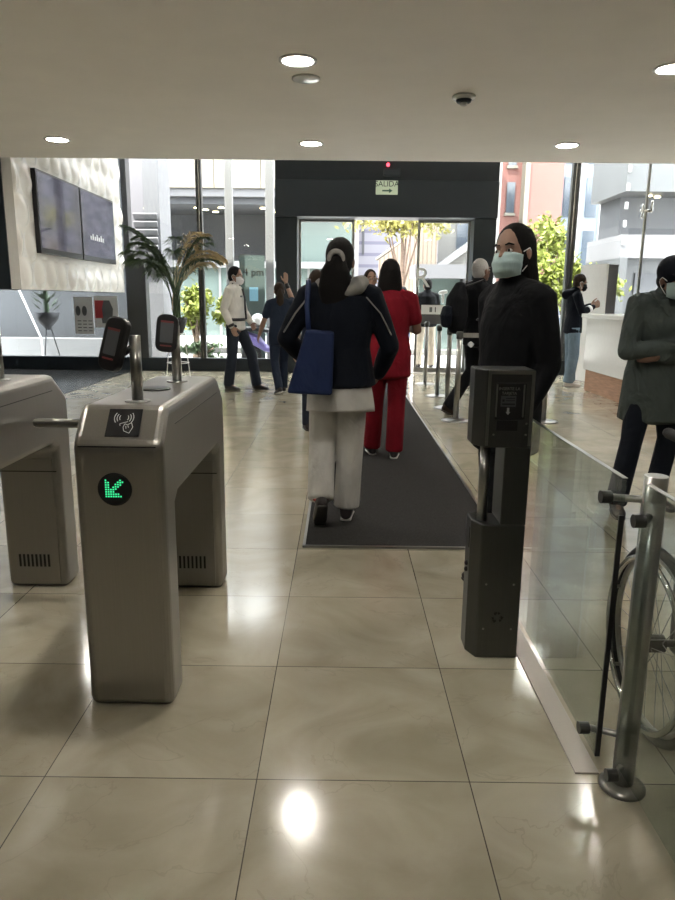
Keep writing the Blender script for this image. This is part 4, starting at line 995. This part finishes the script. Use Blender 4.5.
# ------------------------------------------------------------------ plants indoors
def frond_plant(name, x, y, label, top_h, pot_z, seed, spread, n):
    R = random.Random(seed)
    t = thing(name, label, 'plant', (x, y, 0))
    st = G()
    for k in range(4):
        a = k*PI/2+.5; st.tube([(x+.20*math.cos(a), y+.20*math.sin(a), 0.006), (x+.11*math.cos(a), y+.11*math.sin(a), pot_z)], .007, 8)
    st.torus((x, y, pot_z), .12, .007, 'Z', 28, 8); st.torus((x, y, pot_z*.45), .165, .006, 'Z', 28, 8)
    st.build('stand', 'pot_white', t, smooth=True)
    G().lathe([(.07, 0), (.10, .05), (.15, .18), (.165, .26), (.15, .26), (.14, .2), (.001, .19)], (x, y, pot_z-.02), 28).build('pot', 'pot', t, smooth=True)
    g = G()
    for k in range(5): g.tube([(x+R.uniform(-.05, .05), y+R.uniform(-.05, .05), pot_z+.15), (x+R.uniform(-.08, .08), y+R.uniform(-.08, .08), pot_z+.45+R.uniform(0, .5))], [.022, .014], 8)
    g.build('stem', 'leaf_dark', t, smooth=True)
    for k in range(n):
        az = [0.1, PI+.15, .5, PI-.4, 2.2, -.4, PI+.5, 1.2, .9, PI-.1, -.1, -1.3, 2.6, .3, PI+.3, 4.2][k % 16]+R.uniform(-.15, .15)
        L = spread*R.uniform(.55, 1.15); b = np.array((x+R.uniform(-.05, .05), y+R.uniform(-.05, .05), pot_z+.25+R.uniform(0, .5)))
        d = np.array((math.cos(az), math.sin(az), 0)); rise = R.uniform(1.25, 2.15)*(top_h-b[2])/1.15; drp = rise*R.uniform(.45, .75); P = []
        for i in range(16):
            u = i/15; P.append(b+d*L*u**1.25+np.array((0, 0, rise*u-drp*u*u)))
        g = G(); g.tube(P, [.008-.006*i/15 for i in range(16)], 5)
        for i in range(5, 16):
            tng = nrm(P[i]-P[i-1]); sd_ = nrm(np.cross(tng, (0, 0, 1)))
            for q in (-1, 1):
                for m in (0, .33, .66):
                    o = P[i-1]*(1-m)+P[i]*m; ln = .36*math.sin(PI*min(1, (i-3)/13)*.85+.3)*R.uniform(.7, 1.15); a2 = sd_*q*R.uniform(.35, .7)+tng*.75
                    md = o+a2*ln*.45; tip = o+a2*ln*.85+np.array((0, 0, -R.uniform(.2, .55)*ln)); wv = nrm(np.cross(a2, sd_))*.009
                    g.add([o, md-wv, tip, md+wv], [(0, 1, 2, 3)])
        g.build('frond', 'leaf_dry' if k % 16 in (0, 2, 5, 13) else 'leaf_dark', t)
    return t
frond_plant('potted_palm', -2.50, 10.6, 'potted palm on white wire stand left of the guard', 2.40, .80, 3, .72, 30)
t = thing('potted_plant', 'dark trailing plant in bowl on a stand beyond the grey glass', 'plant', (-5.85, 13.9, 0))
g = G()
for k in range(3): a = k*2.09+.4; g.tube([(-5.85+.22*math.cos(a), 13.9+.22*math.sin(a), .0), (-5.85+.05*math.cos(a), 13.9+.05*math.sin(a), .75)], .012, 8)
g.build('stand', 'pot', t, smooth=True)
G().lathe([(.04, .68), (.09, .75), (.20, .88), (.24, 1.02), (.001, 1.02)], (-5.85, 13.9, 0), 28).build('bowl', 'pot', t, smooth=True)
R = random.Random(11); g = G()
for k in range(60):
    a = R.uniform(0, 6.28); r = R.uniform(.02, .16); z = 1.05+R.uniform(0, .9); o = np.array((-5.85+r*math.cos(a), 13.9+r*math.sin(a), z)); d = nrm((math.cos(a), math.sin(a), .7)); sd_ = nrm(np.cross(d, (0, 0, 1)))*.03
    g.add([o, o+d*.12+sd_, o+d*.28, o+d*.12-sd_], [(0, 1, 2, 3)])
g.tube([(-5.85, 13.9, 1.0), (-5.85, 13.9, 1.9)], [.06, .03], 8)
g.build('foliage', 'leaf_dark', t)

# ------------------------------------------------------------------ outside
struct('ground', G().box(-60, 60, 13.4, 90, -.2, -.02), 'pavement')
struct('kerb', G().box(-14, 14, 17.4, 17.7, -.02, .12), 'concrete', .02)
# storefront building across the street
b = thing('storefront_building', 'pale building across the street with cream band and shop windows', 'building', (-6, 24, 0))
G().box(-15, .42, 24.0, 30, 4.62, 4.86).build('fascia', 'fascia', b)
g = G()
for k in range(10): g.box(-15+k*1.54, -15+k*1.54+1.52, 23.9, 30, 4.87, 5.95)
g.build('cream_panels', 'cream', b)
G().box(-15, .42, 23.95, 30, 5.96, 6.3).build('white_ledge', 'out_white', b)
G().box(-15, .42, 24.4, 30, 6.31, 10).build('upper_wall', 'concrete', b)
G().box(-15, .42, 24.2, 30, 4.4, 4.61).build('soffit', 'recess', b)
G().box(-15, -2.1, 27.2, 30, 2.63, 4.39).build('upper_shopfront', 'recess', b)
G().box(-2.1, .42, 25.4, 30, 2.63, 4.39).build('upper_glazing', 'pale_green', b)
G().box(-15, .42, 25.2, 30, 2.4, 2.62).build('canopy_slab', 'out_white', b)
G().box(-15, .42, 25.6, 30, -.02, 2.4).build('shopfront', 'pale_green', b)
g = G()
for x in (-12, -9.2, -6.1, -4.4, -2.9, -1.2): g.box(x-.04, x+.04, 25.54, 25.62, 0, 2.4)
g.build('window_post', 'out_white', b)
g = G()
for x, y, z in [(-5.05, 25.1, 4.37), (-4.85, 25.6, 4.37), (-4.6, 26.2, 4.37), (-4.2, 25.0, 4.37), (-2.75, 25.0, 4.37), (-2.5, 25.5, 4.37), (-2.35, 26.1, 4.37), (-8, 25, 4.37), (-9.5, 25.5, 4.37), (-11, 25, 4.37), (-1.0, 25, 4.37), (-.2, 25.4, 4.37)]: g.lathe([(.10, 0), (.10, .02), (.001, .03)], (x, y, z), 16)
g.build('spot_lamp', 'spot', b)
def column(x, w, label):
    return tag(G().box(x-w/2, x+w/2, 14.5, 14.5+w, -.02, 9.0).build('white_column', 'out_white', bevel=.01), label, 'column')
column(-2.29, .15, 'slim white outdoor column left of the guard behind the glass')
column(-1.47, .17, 'white outdoor column right against the left door jamb')
t = thing('glass_notice_panel', 'pale green glass panel with dark lettering outside, right of the guard', 'notice panel', (-1.87, 14.7, 0))
G().box(-2.12, -1.6, 14.69, 14.72, -.02, 2.2).build('sheet', 'pale_green', t)
text('4 pm', .21, 'black', 'lettering', t, facing((-1.83, 14.686, 1.86)))
G().box(-1.92, -1.74, 14.682, 14.69, 1.28, 1.56).build('blue_card', 'blue_print', t)
# grey walls either side
gp = thing('grey_pier', 'pale grey outdoor pier with louvers right of the wave panel', 'pier', (-4.38, 16.5, 0))
G().box(-4.72, -4.05, 16.0, 17.0, -.02, 7).build('shaft', 'pale_grey', gp)
g = G()
for k in range(8): g.obox((-4.36, 15.96, 1.9+k*.17), (.52, .06, .12), Matrix.Rotation(.5, 4, 'X'))
g.build('louver_grille', 'fascia', gp)
g = G().box(-14, -4.73, 16.6, 17.6, -.02, 7); tag(g.build('grey_wall', 'dim_grey'), 'dim grey outdoor wall beyond the left glass', 'wall')
tag(G().box(-12, -4.73, 15.4, 15.9, -.02, .42).build('low_white_wall', 'out_white'), 'low white outdoor ledge beyond the left glass', 'ledge')
tag(G().tube([(-6.95, 15.2, 1.45), (-6.55, 15.2, .42), (-6.55, 15.2, -.02)], .022, 10).build('handrail', 'pot_white', smooth=True), 'white slanting handrail beyond the left glass', 'handrail')
b = thing('grey_building', 'grey building close beyond the right glass with recessed soffit', 'building', (10, 18, 0))
G().box(6.82, 16, 17.6, 20, 3.95, 8).build('upper_wall', 'dim_grey', b); G().box(7.1, 16, 18.6, 20, 2.95, 3.95).build('recess', 'recess', b)
G().box(6.82, 16, 17.6, 20, 2.4, 2.95).build('band', 'fascia', b); G().box(6.82, 16, 17.9, 20, -.02, 2.4).build('lower_wall', 'dim_grey', b)
G().box(6.82, 7.0, 17.55, 17.9, -.02, 2.4).build('pier', 'dim_grey', b); G().box(7.35, 7.9, 17.85, 17.9, 0, 2.05).build('door', 'recess', b)
g = G()
for k in range(6): g.box(6.83, 6.90, 17.56, 17.6, 2.7+k*.42, 2.86+k*.42)
g.build('edge_blocks', 'out_white', b)
g = G()
for x, y in [(7.6, 18.1), (7.9, 18.3), (8.3, 18.0), (8.7, 18.2), (9.1, 18.0), (9.6, 18.3)]: g.lathe([(.07, 0), (.07, .02), (.001, .03)], (x, y, 3.91), 14)
g.build('spot_lamp', 'spot', b)
# louvered house in the middle
b = thing('louvered_house', 'grey house with horizontal louvered siding seen through the doors', 'building', (1.7, 28, 0))
G().box(.62, 3.6, 27, 32, -.02, 8).build('siding', 'louver', b)
G().box(.42, .62, 26.9, 27.2, -.02, 8).build('white_corner', 'out_white', b)
G().box(.75, .83, 26.95, 27.0, 3.0, 6).build('drainpipe', 'recess', b)
b = thing('slatted_fence', 'brown slatted ramp fence rising behind the yellow tree', 'fence', (2.2, 22, 0))
G().prism([(1.2, 0), (3.1, 0), (3.1, 4.3), (2.0, 3.2), (1.2, 2.6)], 'Y', 23.4, 23.5).build('slats', 'slats', b)
G().tube([(1.15, 23.45, 2.64), (2.0, 23.45, 3.24), (3.1, 23.45, 4.34)], .05, 8).build('handrail', 'cream', b)
b = thing('pale_building', 'pale concrete building with diagonal stair seen at the right of the doorway', 'building', (5, 29, 0))
G().box(3.7, 6.3, 29, 34, -.02, 9).build('wall', 'concrete', b); G().box(4.6, 5.5, 28.95, 29, 3.3, 6).build('window', 'window_dark', b)
G().prism([(3.6, 2.3), (5.4, 3.6), (5.4, 3.9), (3.6, 2.6)], 'Y', 28.3, 29).build('stair', 'out_white', b)
# shelter with grey back panels outside the doors
b = thing('street_kiosk', 'grey street kiosk with pale roof standing outside the right door leaf', 'kiosk', (2.9, 19, 0))
G().box(1.9, 4.0, 18.6, 20, 1.9, 2.25).build('roof', 'pale_grey', b); G().box(2.1, 3.2, 19.2, 20, -.02, 1.9).build('back_panel', 'pale_green', b); G().box(3.25, 3.95, 19.0, 20, -.02, 1.9).build('side_panel', 'fascia', b)
G().box(1.9, 1.98, 18.6, 18.7, -.02, 1.9).box(3.92, 4.0, 18.6, 18.7, -.02, 1.9).build('post', 'white', b)
# brick building
b = thing('brick_building', 'tall red brick building with narrow windows beyond the right glass', 'building', (8.3, 33, 0))
G().box(8.1, 9.65, 32, 38, -.02, 18).build('brick_wall', 'brick', b); G().box(6.4, 8.1, 32.6, 38, -.02, 18).build('side_wing', 'brick', b)
G().box(7.95, 8.15, 31.9, 32.6, -.02, 18).build('pilaster', 'cream', b)
for k in range(5):
    for x in (6.75, 7.5):
        w = G().box(x-.18, x+.18, 32.52, 32.6, 3.2+k*2.0, 4.5+k*2.0).build('window', 'window_dark', b)
        G().box(x-.24, x+.24, 32.5, 32.6, 3.08+k*2.0, 3.2+k*2.0).build('sill', 'cream', w)
b = thing('blue_building', 'pale blue-grey office building right of the brick one', 'building', (11.6, 34, 0))
G().box(9.7, 14, 33, 38, -.02, 18).build('wall', 'blue_build', b)
for k in range(4):
    for x in (10.25, 11.25, 12.2, 13.1): G().box(x-.25, x+.25, 32.94, 33, 2.8+k*2.3, 4.5+k*2.3).build('window', 'window_dark', b)
for x in (9.78, 10.75, 11.7, 12.65): G().box(x-.06, x+.06, 32.9, 33, 0, 18).build('fin', 'out_white', b)

def leafy(name, label, c, r, n, m, size, trunk=None, seed=1, cat='tree', gr=None):
    R = np.random.default_rng(seed); t = thing(name, label, cat, (c[0], c[1], 0), 0, gr)
    blobs = [(np.array(c)+np.array(r)*R.normal(0, .42, 3)) for _ in range(14)]
    V = []; Fc = []
    for i in range(n):
        bl = blobs[R.integers(len(blobs))]; o = bl+np.array(r)*R.normal(0, .24, 3); a = nrm(R.normal(0, 1, 3)); b_ = nrm(np.cross(a, R.normal(0, 1, 3))); s = size*R.uniform(.6, 1.3)
        k = len(V); V += [o-a*s, o+b_*s*.45, o+a*s, o-b_*s*.45]; Fc.append((k, k+1, k+2, k+3))
    G().add(V, Fc).build('crown', m, t)
    if trunk:
        g = G(); g.tube([(c[0], c[1], -.02), (c[0]+.05, c[1], trunk*.6), (c[0], c[1], c[2])], [.09, .07, .04], 8)
        for k in range(5): a = k*1.3; g.tube([(c[0]+.02, c[1], trunk*.7), (c[0]+r[0]*.6*math.cos(a), c[1]+r[1]*.6*math.sin(a), c[2]+r[2]*.3)], [.035, .015], 6)
        g.build('trunk', 'bark', t, smooth=True)
    return t
leafy('street_tree', 'yellow-green tree in front of the louvered house', (1.75, 21, 3.55), (1.05, .5, .6), 1700, 'leaf_yellow', .09, 2.2, 1)
leafy('street_tree', 'upper lime tree standing before the brick building', (5.45, 18.6, 2.75), (.45, .4, .55), 1600, 'leaf_lime', .09, 1.7, 2)
leafy('street_tree', 'lower broad lime tree behind the masked woman and right mullion', (5.35, 16.75, 1.75), (.7, .2, .55), 2600, 'leaf_lime', .09, .8, 3)
leafy('street_bush', 'lime green bush outside, left of the guard', (-3.35, 16, 1.15), (.35, .3, .38), 1300, 'leaf_lime', .075, .3, 4, 'bush')
leafy('street_bush', 'lime green bush outside, directly behind the guard', (-2.55, 16, 1.1), (.28, .3, .36), 1100, 'leaf_lime', .075, .3, 5, 'bush')
leafy('street_bush', 'low dark green planting along the kerb, left of the guard', (-3.1, 15.2, .22), (.5, .2, .14), 700, 'leaf_dark', .06, .1, 6, 'bush')
leafy('street_bush', 'low green planting outside below the right mullion', (4.4, 15.6, .22), (.6, .2, .14), 900, 'leaf_dark', .06, .1, 8, 'bush')
t = thing('street_railing', 'low pale metal railing outside beneath the lime trees', 'railing', (5, 16.2, 0))
g = G(); g.tube([(3.2, 16.2, 1.0), (6.6, 16.2, 1.0)], .025, 8); g.tube([(3.2, 16.2, .3), (6.6, 16.2, .3)], .02, 8)
g.build('rail', 'satin', t, smooth=True)
g = G()
for k in range(24): g.cyl((3.3+k*.14, 16.2, -.02), (3.3+k*.14, 16.2, 1.0), .010, 6)
g.build('balusters', 'blue_build', t)
# parked scooter
t = thing('parked_scooter', 'parked scooter with purple and white fairing behind the guard', 'scooter', (-1.75, 14.2, 0))
for x in (-2.05, -1.3): G().torus((x, 14.2, .20), .165, .045, 'Y', 36, 10).build('wheel', 'rubber', t, smooth=True)
g = G(); g.tube([(-1.28, 14.2, .33), (-1.5, 14.2, .30), (-1.75, 14.2, .34), (-1.95, 14.2, .50), (-2.15, 14.2, .62)], [(.10, .07), (.13, .06), (.13, .07), (.15, .12), (.08, .07)], 14, ref=(0, 1, 0)); g.build('fairing', 'purple', t, voxel=.012, sm=3)
g = G(); g.tube([(-1.30, 14.2, .30), (-1.42, 14.2, .7), (-1.50, 14.2, .92)], [(.16, .05), (.17, .06), (.09, .05)], 14, ref=(0, 1, 0)); g.build('front_shield', 'white', t, voxel=.012, sm=3)
g = G(); g.tube([(-1.72, 14.2, .70), (-1.95, 14.2, .74), (-2.15, 14.2, .73)], [(.12, .05), (.14, .06), (.11, .05)], 12, ref=(0, 1, 0)); g.build('seat', 'black', t, smooth=True)
g = G(); g.tube([(-1.52, 13.9, 1.0), (-1.48, 14.2, .95), (-1.52, 14.5, 1.0)], .018, 8); g.build('handlebar', 'black', t, smooth=True)
t.location.x += .22
tag(G().ell((-1.70, 14.2, .915), (.13, .12, .12)).build('helmet', 'white', smooth=True), 'white helmet lying on the seat of the purple scooter', 'helmet')
